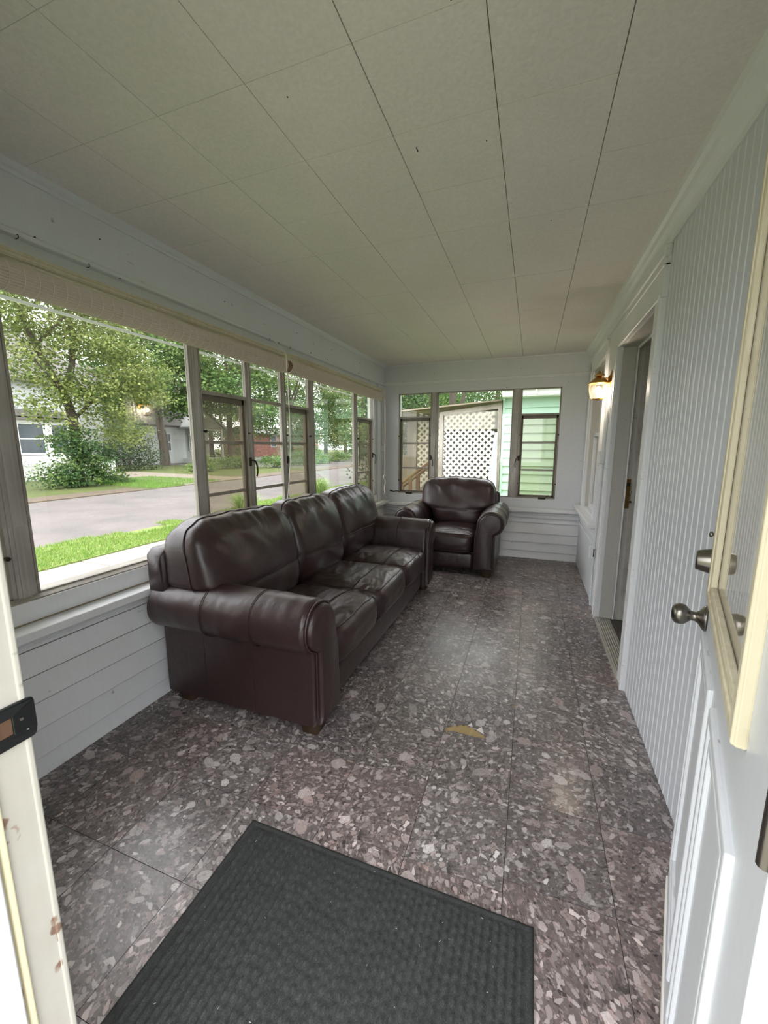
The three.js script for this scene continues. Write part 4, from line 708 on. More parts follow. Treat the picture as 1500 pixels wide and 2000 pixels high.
// the street tree seen through the big near pane
tree('street_tree', 'leaning street tree with drooping yellow-green leaves in front of the white house', [-20, G0, -12.7],
  [[[[0, -0.1, 0], [0.1, 1.6, -0.05], [0.1, 3.2, 0.0], [0, 4.4, 0.25]], 0.24, 0.17], [[[0.05, 4.1, 0.2], [-0.1, 5.6, 0.8], [0, 7.4, 1.5], [0.1, 9.4, 2.2]], 0.15, 0.05], [[[0.05, 4.2, 0.15], [0.1, 5.6, -0.3], [0, 7.6, -0.5], [0.2, 9.6, -0.6]], 0.15, 0.05], [[[0.1, 3.0, 0], [0.4, 4.2, -1.2], [0.6, 5.0, -2.6], [0.8, 5.2, -4.0]], 0.09, 0.03], [[[0.1, 3.4, 0], [0.8, 4.4, 0.9], [1.3, 5.2, 1.9]], 0.08, 0.03], [[[0, 6.2, 0.9], [0.6, 7.4, 0.1], [0.8, 8.6, -0.9]], 0.07, 0.02]],
  [[0.6, 4.4, -1.6, 1.6, 0.9, 2.2], [0.6, 5.7, -2.9, 1.6, 1.2, 1.8], [0.2, 6.6, 0.6, 2.0, 1.1, 2.2], [0.4, 5.0, 1.4, 1.4, 0.8, 1.8], [0.5, 8.3, 1.2, 1.8, 1.2, 2.0], [0.3, 8.0, -1.6, 1.8, 1.3, 1.8], [0.7, 3.3, -1.4, 1.2, 0.7, 1.6], [0.6, 3.7, 1.5, 1.1, 0.6, 1.2], [0.3, 2.5, -2.4, 1.2, 0.8, 1.2], [0.2, 9.9, 0.2, 2.2, 1.2, 2.6], [0.9, 4.2, 0.4, 0.9, 0.7, 1.3], [0.9, 6.2, -1.2, 1.2, 0.9, 1.6], [0.8, 4.6, -3.6, 1.0, 0.8, 1.2], [0.8, 7.3, 2.6, 1.2, 0.8, 1.2], [0.9, 3.0, 1.0, 0.8, 0.5, 0.8]], 27000, greens.locust, leafGeo(0.16, 0.05), 0.38, 'trees across the street', 0.8);
shrub('street_shrub', 'loose leafy bush at the foot of the leaning street tree', [-19.3, G0, -12.6], [[0.2, 0.5, 0.2, 0.9, 0.5, 1.2], [0, 1.2, -0.2, 0.9, 0.8, 1.1], [0.1, 0.7, 1.3, 0.7, 0.6, 0.7], [0.2, 0.4, -1.3, 0.7, 0.4, 0.8], [-0.2, 2.0, 0.2, 0.8, 0.7, 1.0]], 5200, [...greens.deep, [0.14, 0.21, 0.06]], lfS, 0.26);
shrub('street_shrub', 'dark rounded evergreen beside the grey house drive', [-29, G0, -22.2], [[0, 1.1, 0, 1.8, 1.3, 2.1], [0, 2.6, -0.3, 1.5, 1.2, 1.7], [0.3, 0.6, -1.2, 1.3, 0.7, 1.2], [0.2, 1.8, 1.6, 1.2, 1.2, 1.2]], 6800, [...greens.dark, [0.10, 0.13, 0.06]], lfS, 0.35);
// maples right of the near pane
const mapleLimbs = (h, w) => [[[[0, -0.1, 0], [0.1, h * 0.25, 0.1], [0, h * 0.5, 0], [0.1, h * 0.85, 0.1]], w, w * 0.3], [[[0, h * 0.35, 0], [0.5, h * 0.5, 1.2], [0.7, h * 0.66, 2.4]], w * 0.5, 0.04], [[[0, h * 0.4, 0], [0.3, h * 0.55, -1.4], [0.4, h * 0.7, -2.6]], w * 0.5, 0.04], [[[0, h * 0.45, 0], [1.2, h * 0.6, 0], [2.0, h * 0.75, 0.3]], w * 0.4, 0.04]];
const mapleBlobs = (h, r, low = 0.42) => { const a = []; for (let k = 0; k < 15; k++) { const t = k * 2.4, v = k / 14, q = r * (0.35 + 0.6 * Math.sin(Math.PI * (0.15 + 0.7 * v))); a.push([Math.cos(t) * q * 0.75, h * (low + (1 - low) * v), Math.sin(t) * q * 0.75, r * 0.48, h * 0.085, r * 0.48]); } return a; };
const TR = 'trees across the street';
tree('maple_tree', 'bright green maple with a dark trunk beside the grey porch house', [-33, G0, -29], [[[[0, -0.1, 0], [0.05, 2, 0.05], [0.0, 4.5, 0.25], [0, 8, 0.3]], 0.46, 0.2], ...mapleLimbs(14, 0.32).slice(1)], mapleBlobs(13.5, 5.0, 0.40), 16000, greens.maple, lfL, 0.6, TR);
tree('maple_tree', 'tall bright maple filling the upper panes beside the near post', [-29, G0, -33.5], mapleLimbs(15, 0.34), mapleBlobs(15, 5.6, 0.34), 18000, greens.maple, lfL, 0.62, TR);
tree('maple_tree', 'maple behind the narrow four-pane window', [-30, G0, -46], mapleLimbs(16, 0.36), mapleBlobs(16, 6.4, 0.22), 15000, greens.maple, lfL, 0.7, TR);
tree('maple_tree', 'leafy tree over the brick house seen in the middle casement', [-34, G0, -63], mapleLimbs(17, 0.4), mapleBlobs(17, 7.5, 0.18), 12000, [...greens.maple, ...greens.deep], lfL, 0.8, TR);
tree('maple_tree', 'large leafy tree at the bend of the street, seen in the far big pane', [-22.5, G0, -52], mapleLimbs(15, 0.45), mapleBlobs(15, 6.4, 0.17), 15000, [...greens.locust, ...greens.maple], lfL, 0.7, TR);
tree('maple_tree', 'pale leafy tree near the far end of the street', [-19, G0, -66], mapleLimbs(15, 0.45), mapleBlobs(15, 7.0, 0.12), 12000, [...greens.maple, ...greens.blue], lfL, 0.8, TR);
// woodland farther back, one crown after another
const backs = [[-46, -14, 15, 'far tree behind the white house roof'], [-52, -26, 17, 'far dark tree between the white and grey houses'], [-50, -38, 18, 'far dark tree rising behind the grey porch house'], [-47, -50, 17, 'far tree behind the tall bright maple'], [-61, -68, 18, 'far tree behind the brick house'], [-44, -92, 18, 'far tree left of the end of the street'], [-28, -99, 17, 'far bluish tree closing the street'], [-16, -88, 18, 'far tree at the right of the street end'], [-64, -20, 19, 'tallest far tree at the left of the view'], [-34, -5, 14, 'far tree at the left edge beyond the white house'], [-62, -92, 16, 'far tree behind the right of the brick house'], [-52, -108, 16, 'low dark tree on the horizon left of the street end'], [-38, -112, 16, 'low tree on the horizon behind the long dark fence'], [-8, -104, 16, 'low tree on the horizon right of the street end'], [-23, -116, 16, 'low tree at the very end of the street']];
backs.forEach(([x, z, h, lb], k) => tree('background_tree', lb, [x, G0, z], mapleLimbs(h, 0.4), mapleBlobs(h, 7.4, 0.07), 11000, k % 3 === 0 ? greens.deep : k % 3 === 1 ? [...greens.dark, ...greens.deep] : [...greens.deep, ...greens.maple], lfL, 0.95, 'distant trees'));
// hedge plants and beds on the far side
[[-24.5, -25.5, 0.9, 'low bright bush in the bed before the grey porch'], [-23.5, -27.6, 0.8, 'low bush at the corner of the grey house bed'], [-22.5, -22.8, 0.55, 'small bush beside the far driveway'], [-21, -29.5, 0.9, 'flowering bush at the street edge beyond the near post'], [-20.5, -33.5, 1.1, 'tall loose bush seen through the dusty near casement'], [-21.5, -38, 1.0, 'rounded bush seen through the four-pane window'], [-22, -44, 1.0, 'rounded bush left of the brick house lawn'], [-41, -61, 1.5, 'hedge bush in front of the left brick house window'], [-41, -66, 1.4, 'hedge bush in front of the middle brick house windows'], [-41, -72, 1.5, 'hedge bush in front of the right brick house window']].forEach(([x, z, r, lb], k) => shrub('garden_shrub', lb, [x, G0, z], [[0, r * 0.45, 0, r * 1.5, r * 0.5, r * 1.6], [0.2, r * 0.9, r * 0.4, r, r * 0.4, r], [-0.1, r * 0.6, -r, r, r * 0.45, r]], 1900, k % 2 ? greens.maple : [...greens.maple, [0.22, 0.30, 0.08]], lfS, 0.25, 'bushes across the street'));
// long-bladed grass clumps by the curb
const bladeGeo = (() => { const g = new THREE.BufferGeometry(), p = [], ix = []; for (let k = 0; k <= 4; k++) { const t = k / 4, w = 0.009 * (1 - t * 0.9), y = Math.sin(t * 1.5) * 0.55, z = t * t * 0.42; p.push(-w, y - (t > 0.7 ? (t - 0.7) * 0.35 : 0), z, w, y - (t > 0.7 ? (t - 0.7) * 0.35 : 0), z); } for (let k = 0; k < 4; k++) ix.push(k * 2, k * 2 + 1, k * 2 + 3, k * 2, k * 2 + 3, k * 2 + 2); g.setAttribute('position', new THREE.Float32BufferAttribute(p, 3)); g.setIndex(ix); g.computeVertexNormals(); g.setAttribute('uv', new THREE.Float32BufferAttribute(new Float32Array(20), 2)); return g; })();
function bladesAt(o, name, spots, geo, tilt) {
  const im = new THREE.InstancedMesh(geo, leafMat, spots.length), m = new THREE.Matrix4(), q = new THREE.Quaternion(), c = new THREE.Color();
  spots.forEach((s, i) => { q.setFromEuler(new THREE.Euler(gauss() * tilt, s.a, gauss() * tilt, 'YXZ')); m.compose(V(s.x, s.y, s.z), q, V(s.k, s.k * (s.h || 1), s.k)); im.setMatrixAt(i, m); const b = rr(0.75, 1.25); im.setColorAt(i, c.setRGB(s.c[0] * b, s.c[1] * b, s.c[2] * b)); });
  im.name = name; im.userData.kind = 'stuff'; im.castShadow = im.receiveShadow = true; o.add(im); return im;
}
for (const [x, z, r, lb] of [[-7.6, -9.2, 0.95, 'arching grass clump seen through the dusty near casement'], [-7.7, -13.6, 1.1, 'bright arching grass clump at the foot of the far big pane'], [-7.2, -10.6, 0.6, 'small grass clump behind the pull cord']]) {
  const o = thing('grass_clump', lb, 'grass', [x, G0, z]), sp = []; for (let k = 0; k < 480; k++) { const a = rnd() * 6.283, d = Math.sqrt(rnd()) * 0.22 * r; sp.push({ x: Math.cos(a) * d, y: -0.02, z: Math.sin(a) * d, a: -a + Math.PI / 2 + gauss() * 0.5, k: r * rr(0.7, 1.15), c: rnd() < 0.3 ? [0.34, 0.42, 0.14] : [0.20, 0.34, 0.08] }); }
  mesh('crown_base', (() => { const g = new THREE.SphereGeometry(0.2 * r, 14, 8); g.scale(1, 0.5, 1); return uvm(g); })(), std({ color: 0x5d6b2a, roughness: 1 }), o); bladesAt(o, 'blades', sp, bladeGeo, 0.28);
}
{ // lawn strip between sidewalk and street
  const sh = new THREE.Shape(); const edge = []; for (let z = 6; z >= -40; z -= 0.5) edge.push([-8.12 + 0.12 * Math.sin(z * 1.3) + (z > -7 && z < -5.2 ? (z > -6 ? 0.3 : 0.9) * 0.8 : 0) + (z < -7 && z > -7.6 ? 0.5 : 0), z]);
  sh.moveTo(-6.62, 6); edge.forEach(p => sh.lineTo(...p)); sh.lineTo(-6.62, -40); sh.closePath();
  const g = new THREE.ExtrudeGeometry(sh, { depth: 0.06, bevelEnabled: false }); g.rotateX(Math.PI / 2);
  const o = struct('lawn_strip', 'bright green lawn strip between sidewalk and street', 'grass');
  const gg = uvm(g); gg.translate(0, G0 + 0.03, 0); mesh('turf', gg, std({ map: T.grass, roughness: 1 }), o);
  const bl = (() => { const q = new THREE.BufferGeometry(); q.setAttribute('position', new THREE.Float32BufferAttribute([-0.006, 0, 0, 0.006, 0, 0, 0.002, 0.06, 0.022], 3)); q.setIndex([0, 1, 2]); q.computeVertexNormals(); q.setAttribute('uv', new THREE.Float32BufferAttribute(new Float32Array(6), 2)); return q; })();
  const sp = []; for (let k = 0; k < 42000; k++) { const z = -1.5 - Math.pow(rnd(), 1.3) * 20, e = edge[clamp(Math.round((6 - z) / 0.5), 0, edge.length - 1)][0]; const x = rr(e - 0.05, -6.6); sp.push({ x, y: G0 + 0.02, z, a: rnd() * 6.283, k: rr(0.7, 1.5), c: rnd() < 0.25 ? [0.30, 0.36, 0.10] : [0.19, 0.32, 0.06] }); }
  bladesAt(o, 'grass_blades', sp, bl, 0.4);
  const s2 = []; for (let k = 0; k < 9000; k++) { const z = -2 - rnd() * 9; s2.push({ x: -5.62 + Math.abs(gauss()) * 0.16 - 0.04, y: G0 - 0.01, z, a: rnd() * 6.283, k: rr(0.6, 1.3), c: rnd() < 0.4 ? [0.33, 0.36, 0.12] : [0.24, 0.33, 0.08] }); }
  bladesAt(o, 'grass_blades', s2, bl, 0.5);
  const s3 = []; for (let k = 0; k < 12000; k++) { const z = -13 - rnd() * 4.2, x = -15.6 - rnd() * 6; s3.push({ x, y: G0 - 0.01, z: z - (x + 15.6) * -0.1, a: rnd() * 6.283, k: rr(1.2, 2.2), c: [0.18, 0.32, 0.06] }); }
  bladesAt(o, 'grass_blades', s3, bl, 0.4);
}

// ---- houses across the street
const siding = (x, z0, z1, y0, y1, e) => { const gs = []; for (let y = y0; y < y1; y += e) { const g = extrudeZ([[0, 0], [0.02, 0], [0.004, e], [0, e]], z0, z1); g.translate(x, y, 0); gs.push(g); } return gs; };
function houseWindow(o, x, z0, z1, y0, y1, mat, mid = true) {
  const w = mesh('window', [B(x, x + 0.07, y0 - 0.12, y0, z0 - 0.12, z1 + 0.12), B(x, x + 0.07, y1, y1 + 0.14, z0 - 0.14, z1 + 0.14), B(x, x + 0.06, y0, y1, z0 - 0.12, z0), B(x, x + 0.06, y0, y1, z1, z1 + 0.12), ...(mid ? [B(x, x + 0.05, (y0 + y1) / 2 - 0.03, (y0 + y1) / 2 + 0.03, z0, z1)] : [])], mat, o);
  mesh('pane', B(x + 0.005, x + 0.02, y0, y1, z0, z1), std({ color: 0x39434a, roughness: 0.12 }), w);
}
const wWhite = std({ color: 0xaeb2b1, roughness: 0.7 }), wGrey = std({ color: 0xa9aaa6, roughness: 0.8 }), roofMat = std({ color: 0x6b6764, roughness: 0.95 }), trimW = std({ color: 0xd2d4d0, roughness: 0.6 });
{
  const o = thing('white_house', 'white clapboard house behind the leaning street tree', 'house', [0, 0, 0]);
  mesh('wall', [B(-38, -30.02, G0, 5.6, -19.6, -11.0), ...siding(-30.02, -19.6, -11.0, G0 + 0.2, 5.5, 0.16)], wWhite, o);
  const gable = extrudeZ([[0, 5.5], [-8, 5.5], [-4, 9.2]], -19.9, -10.7); gable.translate(-30, 0, 0); mesh('roof', [gable, (() => { const g = extrudeZ([[0.5, 5.3], [0.5, 5.5], [-4, 9.5], [-8.5, 5.5], [-8.5, 5.3], [-4, 9.2]], -20.1, -10.5); g.translate(-30, 0, 0); return g; })()], roofMat, o);
  mesh('porch_roof', [B(-30, -28.6, 3.02, 3.5, -18.6, -14.6), B(-28.75, -28.6, 2.9, 3.1, -18.6, -14.6)], roofMat, o);
  mesh('porch_wall', [B(-30, -28.8, G0, 0.75, -18.4, -14.8), B(-28.95, -28.78, G0, 3.0, -15.2, -14.8), B(-28.95, -28.78, G0, 3.0, -16.95, -16.7), B(-28.95, -28.78, G0, 3.0, -18.4, -18.1), B(-28.95, -28.78, 2.75, 3.0, -18.4, -14.8)], trimW, o);
  houseWindow(o, -28.9, -16.6, -15.3, 0.9, 2.65, trimW); houseWindow(o, -28.9, -18.0, -17.1, 0.9, 2.65, trimW); houseWindow(o, -30, -14, -12.8, 1, 2.8, trimW);
}
{
  const o = thing('grey_house', 'grey gabled house with a small front porch beside the drive', 'house', [0, 0, 0]);
  mesh('wall', [B(-46, -38.02, G0, 5.9, -40, -27), ...siding(-38.02, -40, -27, G0 + 0.2, 5.8, 0.18)], wGrey, o);
  mesh('roof', [(() => { const g = extrudeZ([[0.6, 5.7], [0.6, 5.9], [-4, 9.3], [-8.6, 5.9], [-8.6, 5.7], [-4, 9.0]], -40.5, -26.5); g.translate(-38, 0, 0); return g; })()], roofMat, o);
  mesh('lower_roof', [B(-38.2, -36.2, 3.35, 3.55, -35.2, -29.0), (() => { const g = extrudeZ([[0, 3.5], [2.0, 3.5], [0, 4.9]], -35.2, -29.0); g.translate(-38.1, 0, 0); return g; })()], roofMat, o);
  mesh('bay_wall', [B(-38.1, -36.5, G0, 3.4, -35.0, -29.2), ...siding(-36.5, -35.0, -29.2, G0 + 0.2, 3.3, 0.18)], std({ color: 0xc3c5c2, roughness: 0.8 }), o);
  const por = extrudeZ([[-2.3, 3.3], [2.3, 3.3], [0, 4.75]], 0, 3); por.rotateY(Math.PI / 2); por.translate(-37.5, 0, -36.6); mesh('porch_gable', por, std({ color: 0x8f9288, roughness: 0.9 }), o);
  const pr = extrudeZ([[-2.65, 3.2], [-2.65, 3.4], [0, 5.05], [2.65, 3.4], [2.65, 3.2], [0, 4.8]], 0, 3.4); pr.rotateY(Math.PI / 2); pr.translate(-37.7, 0, -36.6); mesh('porch_roof', pr, wGrey, o);
  mesh('porch_post', [B(-34.9, -34.7, G0, 3.3, -34.6, -34.35)], trimW, o); mesh('porch_post', [B(-34.9, -34.7, G0, 3.3, -38.85, -38.6)], trimW, o); mesh('porch_rail', [B(-34.85, -34.75, 3.1, 3.35, -38.8, -34.4), B(-37.6, -34.7, G0, 0.0, -38.8, -34.4)], trimW, o);
  houseWindow(o, -36.48, -32.9, -31.6, 0.9, 2.6, trimW); houseWindow(o, -38, -29.6, -28.6, 4.2, 5.4, trimW); houseWindow(o, -38, -31.6, -30.6, 4.2, 5.4, trimW); houseWindow(o, -37.9, -38.2, -36.9, 0.9, 2.6, trimW);
}
{
  const o = thing('brick_house', 'low red brick house seen through the middle casements', 'house', [0, 0, 0]);
  mesh('wall', B(-52, -45, G0, 3.5, -80, -58.5), std({ map: (() => { const t = T.brick.clone(); t.repeat.set(0.3, 0.3); t.needsUpdate = true; return t; })(), roughness: 0.9 }), o);
  mesh('roof', [(() => { const g = extrudeZ([[0.7, 3.4], [0.7, 3.6], [-3.5, 4.9], [-7.7, 3.6], [-7.7, 3.4], [-3.5, 4.6]], -80.6, -58); g.translate(-45, 0, 0); return g; })()], roofMat, o);
  for (const z of [-62.5, -66.5, -70.5, -75]) houseWindow(o, -45, z - 1.6, z, 1.3, 3.2, trimW);
}
{ // white picket fence in front of the white house
  const o = thing('picket_fence', 'white picket fence behind the loose street bush', 'fence', [-24, G0, -11.0]);
  for (const y of [0.25, 0.75]) mesh('rail', B(-0.02, 0.02, y, y + 0.09, -6.4, 0.6), trimW, o);
  const pk = extrudeZ([[-0.045, 0.05], [0.045, 0.05], [0.045, 0.90], [0, 0.97], [-0.045, 0.90]], 0.02, 0.045); pk.rotateY(Math.PI / 2); const pg = uvm(pk);
  for (let k = 0; k < 46; k++) mesh('picket', pg, trimW, o).position.z = 0.5 - k * 0.15;
  for (const z of [0.6, -2.9, -6.4]) mesh('post', B(-0.06, 0.06, 0, 1.0, z - 0.06, z + 0.06, 0.01), trimW, o);
}
{ // low dark fence and parked car at the far end of the street
  const o = thing('far_fence', 'long dark fence along the far lawn at the street bend', 'fence', [-38, G0, -86], 0.35);
  for (let k = 0; k < 22; k++) mesh('fence_panel', B(k * 1.2, k * 1.2 + 1.16, 0, 1.9, -0.05, 0.05), std({ color: 0x4a4d4b, roughness: 0.9 }), o);
  for (let k = 0; k < 23; k += 3) mesh('post', B(k * 1.2 - 0.08, k * 1.2 + 0.08, 0, 2.0, 0.04, 0.14), trimW, o);
}
function car(label, pos, turn, color) {
  const o = thing('parked_car', label, 'car', pos, turn, undefined);
  const prof = [[-2.15, 0.35], [-2.2, 0.62], [-2.05, 0.84], [-1.2, 0.95], [-0.45, 1.38], [0.9, 1.42], [1.75, 1.0], [2.15, 0.92], [2.2, 0.45], [2.05, 0.3], [-2.0, 0.3]];
  const body = (half, pr) => { const sh = new THREE.Shape(); const c = new THREE.CatmullRomCurve3(pr.map(p => V(p[0], p[1], 0)), true, 'catmullrom', 0.25).getPoints(80); c.forEach((p, i) => i ? sh.lineTo(p.x, p.y) : sh.moveTo(p.x, p.y)); const g = new THREE.ExtrudeGeometry(sh, { depth: half * 2 - 0.24, bevelEnabled: true, bevelSize: 0.12, bevelThickness: 0.12, bevelSegments: 4, bevelOffset: -0.12 }); g.translate(0, 0, -half + 0.12); return uvm(toCreasedNormals(g, 0.6)); };
  mesh('body', body(0.86, prof), phy({ color, roughness: 0.3, metalness: 0.3, clearcoat: 1, clearcoatRoughness: 0.08 }), o);
  const gl = std({ color: 0x8fa0a6, roughness: 0.08 });
  const shield = (pts) => { const g = new THREE.BufferGeometry(); g.setAttribute('position', new THREE.Float32BufferAttribute(pts.flat(), 3)); g.setIndex([0, 1, 2, 0, 2, 3]); g.computeVertexNormals(); return uvm(g); };
  mesh('windshield', shield([[-1.13, 1.0, -0.66], [-1.13, 1.0, 0.66], [-0.52, 1.365, 0.58], [-0.52, 1.365, -0.58]]), gl, o);
  for (const s of [-1, 1]) { mesh('side_glass', shield([[-0.95, 0.98, s * 0.868], [1.5, 1.0, s * 0.868], [0.85, 1.34, s * 0.80], [-0.35, 1.32, s * 0.80]]), std({ color: 0x2c3336, roughness: 0.1, side: THREE.DoubleSide }), o); for (const x of [-1.35, 1.4]) { const w = mesh('wheel', rod([x, 0.32, s * 0.68], [x, 0.32, s * 0.9], 0.32, 0.32, 24), M.black, o); mesh('hub_cap', rod([x, 0.32, s * 0.9], [x, 0.32, s * 0.91], 0.18, 0.16, 16), M.nickel, w); } }
  return o;
}
car('small blue car parked at the far end of the street', [-21.5, G0, -68], 0.3, 0x5a7ea2);

// ---- next door: mint house and latticed side porch
{
  const o = thing('mint_house', 'mint green clapboard house next door beyond the end wall', 'house', [0, 0, 0]);
  const mint = [0xafcfbc, 0xabcbb8, 0xb3d3c0].map(c => std({ color: c, roughness: 0.75 }));
  mesh('wall', [B(-0.60, 6, G0, 2.32, -16, -9.03)], mint[0], o);
  const e = 0.172, prof = [[0, 0], [0.04, 0], [0.006, e], [0, e]]; const bd = extrudeZ(prof, 0, 5.2); bd.rotateY(-Math.PI / 2); const bg = uvm(bd);
  for (let k = 0; k < 16; k++) { const m = mesh('clapboard', bg, mint[k % 3], o); m.position.set(4.58, G0 + 0.02 + k * e, -9.03); }
  mesh('corner_board', B(-0.635, -0.585, G0, 2.3, -9.06, -8.99, 0.004), mint[2], o);
  mesh('fascia', [B(-0.635, 6, 2.30, 2.34, -16, -8.72), B(-0.635, 6, 2.32, 2.44, -8.76, -8.71)], trimW, o);
  mesh('gutter', [B(-0.64, 6, 2.42, 2.50, -8.80, -8.66, 0.02)], std({ color: 0xd8dbe0, roughness: 0.5 }), o);
  mesh('gutter_strap', B(0.0, 0.03, 2.34, 2.52, -8.665, -8.65), trimW, o);
  const rf = extrudeZ([[0, 0], [0, 0.08], [-6, 2.6], [-6, 2.52]], 0, 7); rf.rotateY(-Math.PI / 2); rf.translate(6, 2.46, -8.75); mesh('roof', rf, std({ color: 0x55585c, roughness: 0.95 }), o);
}
{
  const o = thing('lattice_porch', 'sagging side porch closed with white diagonal lattice', 'porch', [0, 0, 0]);
  const gr = std({ map: T.weather, color: 0xe8e2da, roughness: 0.9 }), wt = std({ color: 0xf3f2ee, roughness: 0.6 }), ltg = std({ color: 0xeceae2, roughness: 0.6 });
  const clipLine = (x0, x1, y0, y1, c, s) => { // segment of y = s*x + c inside the rectangle
    const p = []; const add = (x, y) => { if (x >= x0 - 1e-6 && x <= x1 + 1e-6 && y >= y0 - 1e-6 && y <= y1 + 1e-6) p.push([x, y]); };
    add(x0, s * x0 + c); add(x1, s * x1 + c); add((y0 - c) / s, y0); add((y1 - c) / s, y1); p.sort((a, b) => a[0] - b[0]); return p.length >= 2 && p[p.length - 1][0] - p[0][0] > 0.02 ? [p[0], p[p.length - 1]] : null;
  };
  function lattice(x0, x1, y0, y1, z, pitch, wid) {
    const g = new THREE.Group(); g.name = 'lattice_panel'; o.add(g);
    for (const s of [1, -1]) for (let c = -8; c < 8; c += pitch) { const seg = clipLine(x0, x1, y0, y1, c, s); if (!seg) continue; const [a, b] = seg, l = Math.hypot(b[0] - a[0], b[1] - a[1]); const bx = new THREE.BoxGeometry(l, wid, 0.008); bx.rotateZ(Math.atan2(b[1] - a[1], b[0] - a[0])); bx.translate((a[0] + b[0]) / 2, (a[1] + b[1]) / 2, z + (s > 0 ? 0.004 : -0.004)); mesh('lattice_slat', uvm(bx), s > 0 ? wt : ltg, g); }
  }
  lattice(-1.86, -0.79, 0.0, 0.87, -9.0, 0.137, 0.042); lattice(-1.86, -0.79, 0.885, 2.03, -9.0, 0.137, 0.042);
  lattice(-2.72, -2.05, 0.30, 0.92, -9.9, 0.15, 0.045); lattice(-2.72, -2.05, 0.94, 2.0, -9.9, 0.15, 0.045);
  mesh('corner_post', B(-1.98, -1.89, G0, 2.02, -9.05, -8.95, 0.004), gr, o); mesh('side_post', B(-0.72, -0.645, G0, 2.12, -9.05, -8.95, 0.004), gr, o); mesh('side_post', B(-2.86, -2.76, G0, 2.05, -10.0, -9.9, 0.004), gr, o);
  mesh('middle_rail', B(-1.9, -0.7, 0.868, 0.888, -9.02, -8.99), wt, o);
  const f = new THREE.ExtrudeGeometry(new THREE.Shape([[-1.98, 1.97], [-0.645, 2.10], [-0.645, 2.21], [-1.98, 2.05]].map(p => new THREE.Vector2(...p))), { depth: 0.04, bevelEnabled: false }); f.translate(0, 0, -9.0); mesh('fascia_board', uvm(f), gr, o);
  const rf = new THREE.BufferGeometry(); rf.setAttribute('position', new THREE.Float32BufferAttribute([-3.6, 2.06, -8.85, -0.645, 2.27, -8.85, -0.645, 2.30, -11.2, -3.6, 2.12, -11.2, -3.6, 2.00, -8.85, -0.645, 2.21, -8.85, -0.645, 2.24, -11.2, -3.6, 2.06, -11.2], 3)); rf.setIndex([0, 1, 2, 0, 2, 3, 4, 6, 5, 4, 7, 6, 0, 4, 5, 0, 5, 1, 1, 5, 6, 1, 6, 2, 2, 6, 7, 2, 7, 3, 3, 7, 4, 3, 4, 0]); rf.computeVertexNormals(); mesh('porch_roof', uvm(rf), std({ map: T.concrete, color: 0xdcd2bd, roughness: 1 }), o);
  const sheet2 = new THREE.PlaneGeometry(1.2, 0.38, 24, 6); { const p = sheet2.attributes.position; for (let i = 0; i < p.count; i++) p.setZ(i, N3(p.getX(i) * 5, p.getY(i) * 4, 3) * 0.02); sheet2.computeVertexNormals(); } sheet2.translate(-1.27, 1.86, -8.955);
  mesh('plastic_sheet', uvm(sheet2), phy({ color: 0xe9e4dc, transmission: 0.8, roughness: 0.35, thickness: 0 }), o);
  const tarp = new THREE.PlaneGeometry(0.24, 1.5, 8, 20); { const p = tarp.attributes.position; for (let i = 0; i < p.count; i++) { const t = (p.getY(i) + 0.75) / 1.5; p.setX(i, p.getX(i) * (0.25 + (1 - t) * 0.75) + t * 0.06); p.setZ(i, N3(p.getX(i) * 14, p.getY(i) * 4, 5) * 0.05); } tarp.computeVertexNormals(); } tarp.translate(-0.80, 0.85, -8.93);
  mesh('tarp', uvm(tarp), std({ color: 0xc3ccd2, roughness: 0.5, side: THREE.DoubleSide }), o);
  mesh('back_wall', [B(-3.4, -0.66, G0, 2.1, -11.3, -11.2)], std({ color: 0x8d8a84, roughness: 0.95 }), o); mesh('porch_floor', B(-2.9, -0.65, G0, -0.1, -11.2, -8.95), gr, o);
  mesh('old_cabinet', B(-1.7, -1.0, -0.1, 1.1, -10.9, -10.3, 0.02), std({ color: 0x6d6058, roughness: 0.8 }), o);
{
  const st = new THREE.Group(); st.name = 'wooden_steps'; st.position.set(-2.55, G0, -8.9); o.add(st); const br = std({ map: T.wood, color: 0x8a6b55, roughness: 0.9 });
  for (let k = 0; k < 4; k++) mesh('step', B(-0.5 + k * 0.2, -0.25 + k * 0.2, k * 0.18, k * 0.18 + 0.05, -0.7, 0.0, 0.005), br, st);
  for (const z of [0, -0.7]) { mesh('stair_rail', rod([-0.55, 0.75, z], [0.45, 1.5, z], 0.035, 0.035, 4), br, st); mesh('baluster', B(-0.52, -0.44, 0, 0.82, z - 0.03, z + 0.03), br, st); mesh('baluster', B(-0.1, -0.03, 0, 1.1, z - 0.03, z + 0.03), br, st); mesh('baluster', B(0.36, 0.44, 0, 1.45, z - 0.03, z + 0.03), br, st); }
}
}
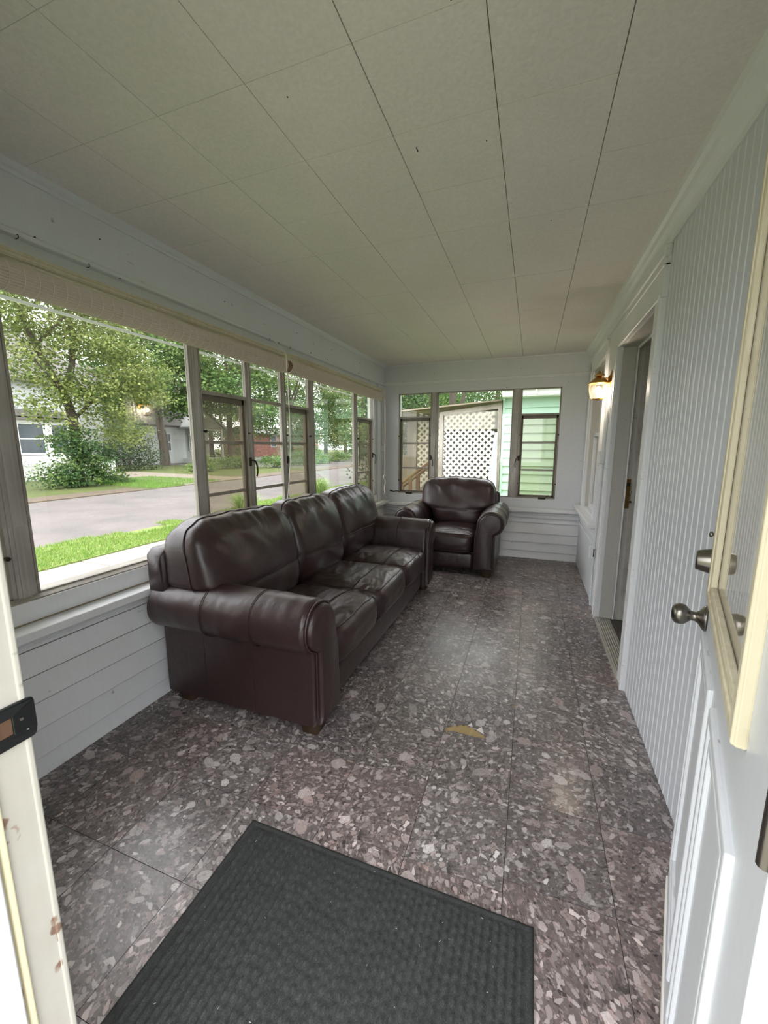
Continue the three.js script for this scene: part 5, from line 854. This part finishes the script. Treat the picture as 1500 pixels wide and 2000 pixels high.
{
  const o = thing('board_fence', 'weathered grey board fence behind the stair rail', 'fence', [-5.1, G0, -13.5]); const gm = [0xb5aca0, 0xa79d92, 0xc0b7aa].map(c => std({ map: T.weather, color: c, roughness: 0.95 })); const pg = B(0, 0.145, 0, 1.5, 0, 0.025, 0.003);
  for (let k = 0; k < 20; k++) mesh('board', pg, gm[k % 3], o).position.set(k * 0.15, hash(k, 2, 2) * 0.03, 0);
  for (const y of [0.3, 1.1]) mesh('rail', B(0, 3.0, y, y + 0.09, -0.06, 0), gm[1], o);
}
tree('yard_tree', 'grey forked trunk tree behind the latticed porch roof', [-3.75, G0, -20], [[[[0, -0.1, 0], [0.02, 2.2, 0], [0, 4.5, 0.1], [0.1, 8, 0]], 0.19, 0.14], [[[0, 3.0, 0], [0.6, 4.4, 0.1], [0.9, 7, 0]], 0.10, 0.06]], mapleBlobs(11, 3.4, 0.62), 6000, greens.maple, lfM, 0.5, 'trees behind the next yard');
tree('yard_tree', 'dark broad tree above the right of the latticed roof', [-2.2, G0, -26], mapleLimbs(8, 0.22), mapleBlobs(8, 3.3, 0.36), 9000, [...greens.deep, ...greens.maple], lfM, 0.5, 'trees behind the next yard');
tree('yard_tree', 'round bright tree above the left of the latticed roof', [-7.2, G0, -24], mapleLimbs(7, 0.22), mapleBlobs(6.6, 3.2, 0.3), 9500, [...greens.maple, [0.24, 0.34, 0.09]], lfM, 0.5, 'trees behind the next yard');
tree('yard_tree', 'dark thicket filling the shade behind the board fence', [-5.9, G0, -17.5], mapleLimbs(4.4, 0.16), mapleBlobs(4.4, 1.7, 0.1), 5000, greens.dark, lfM, 0.45, 'trees behind the next yard');
tree('yard_tree', 'distant tree line left of the round bright tree', [-10.5, G0, -42], mapleLimbs(13, 0.3), mapleBlobs(13, 6, 0.15), 5000, greens.deep, lfL, 0.8, 'trees behind the next yard');
// stoop under the entrance
const stoop = struct('stoop', 'concrete stoop in front of the entrance doorway', 'stoop');
mesh('stoop_slab', B(-1.6, 0.9, G0, -0.03, -0.14, 1.4, 0.02), std({ map: T.concrete, roughness: 0.9 }), stoop);
// foundation skirt under the porch
mesh('foundation', [B(-1.92, -1.82, G0 - 0.1, -0.08, -5.05, -0.15), B(-1.92, 0.7, G0 - 0.1, -0.08, -5.05, -4.95), B(-1.92, -1.6, G0 - 0.1, -0.08, -0.25, -0.15)], M.core, stoop);

renderer.render(scene, camera);
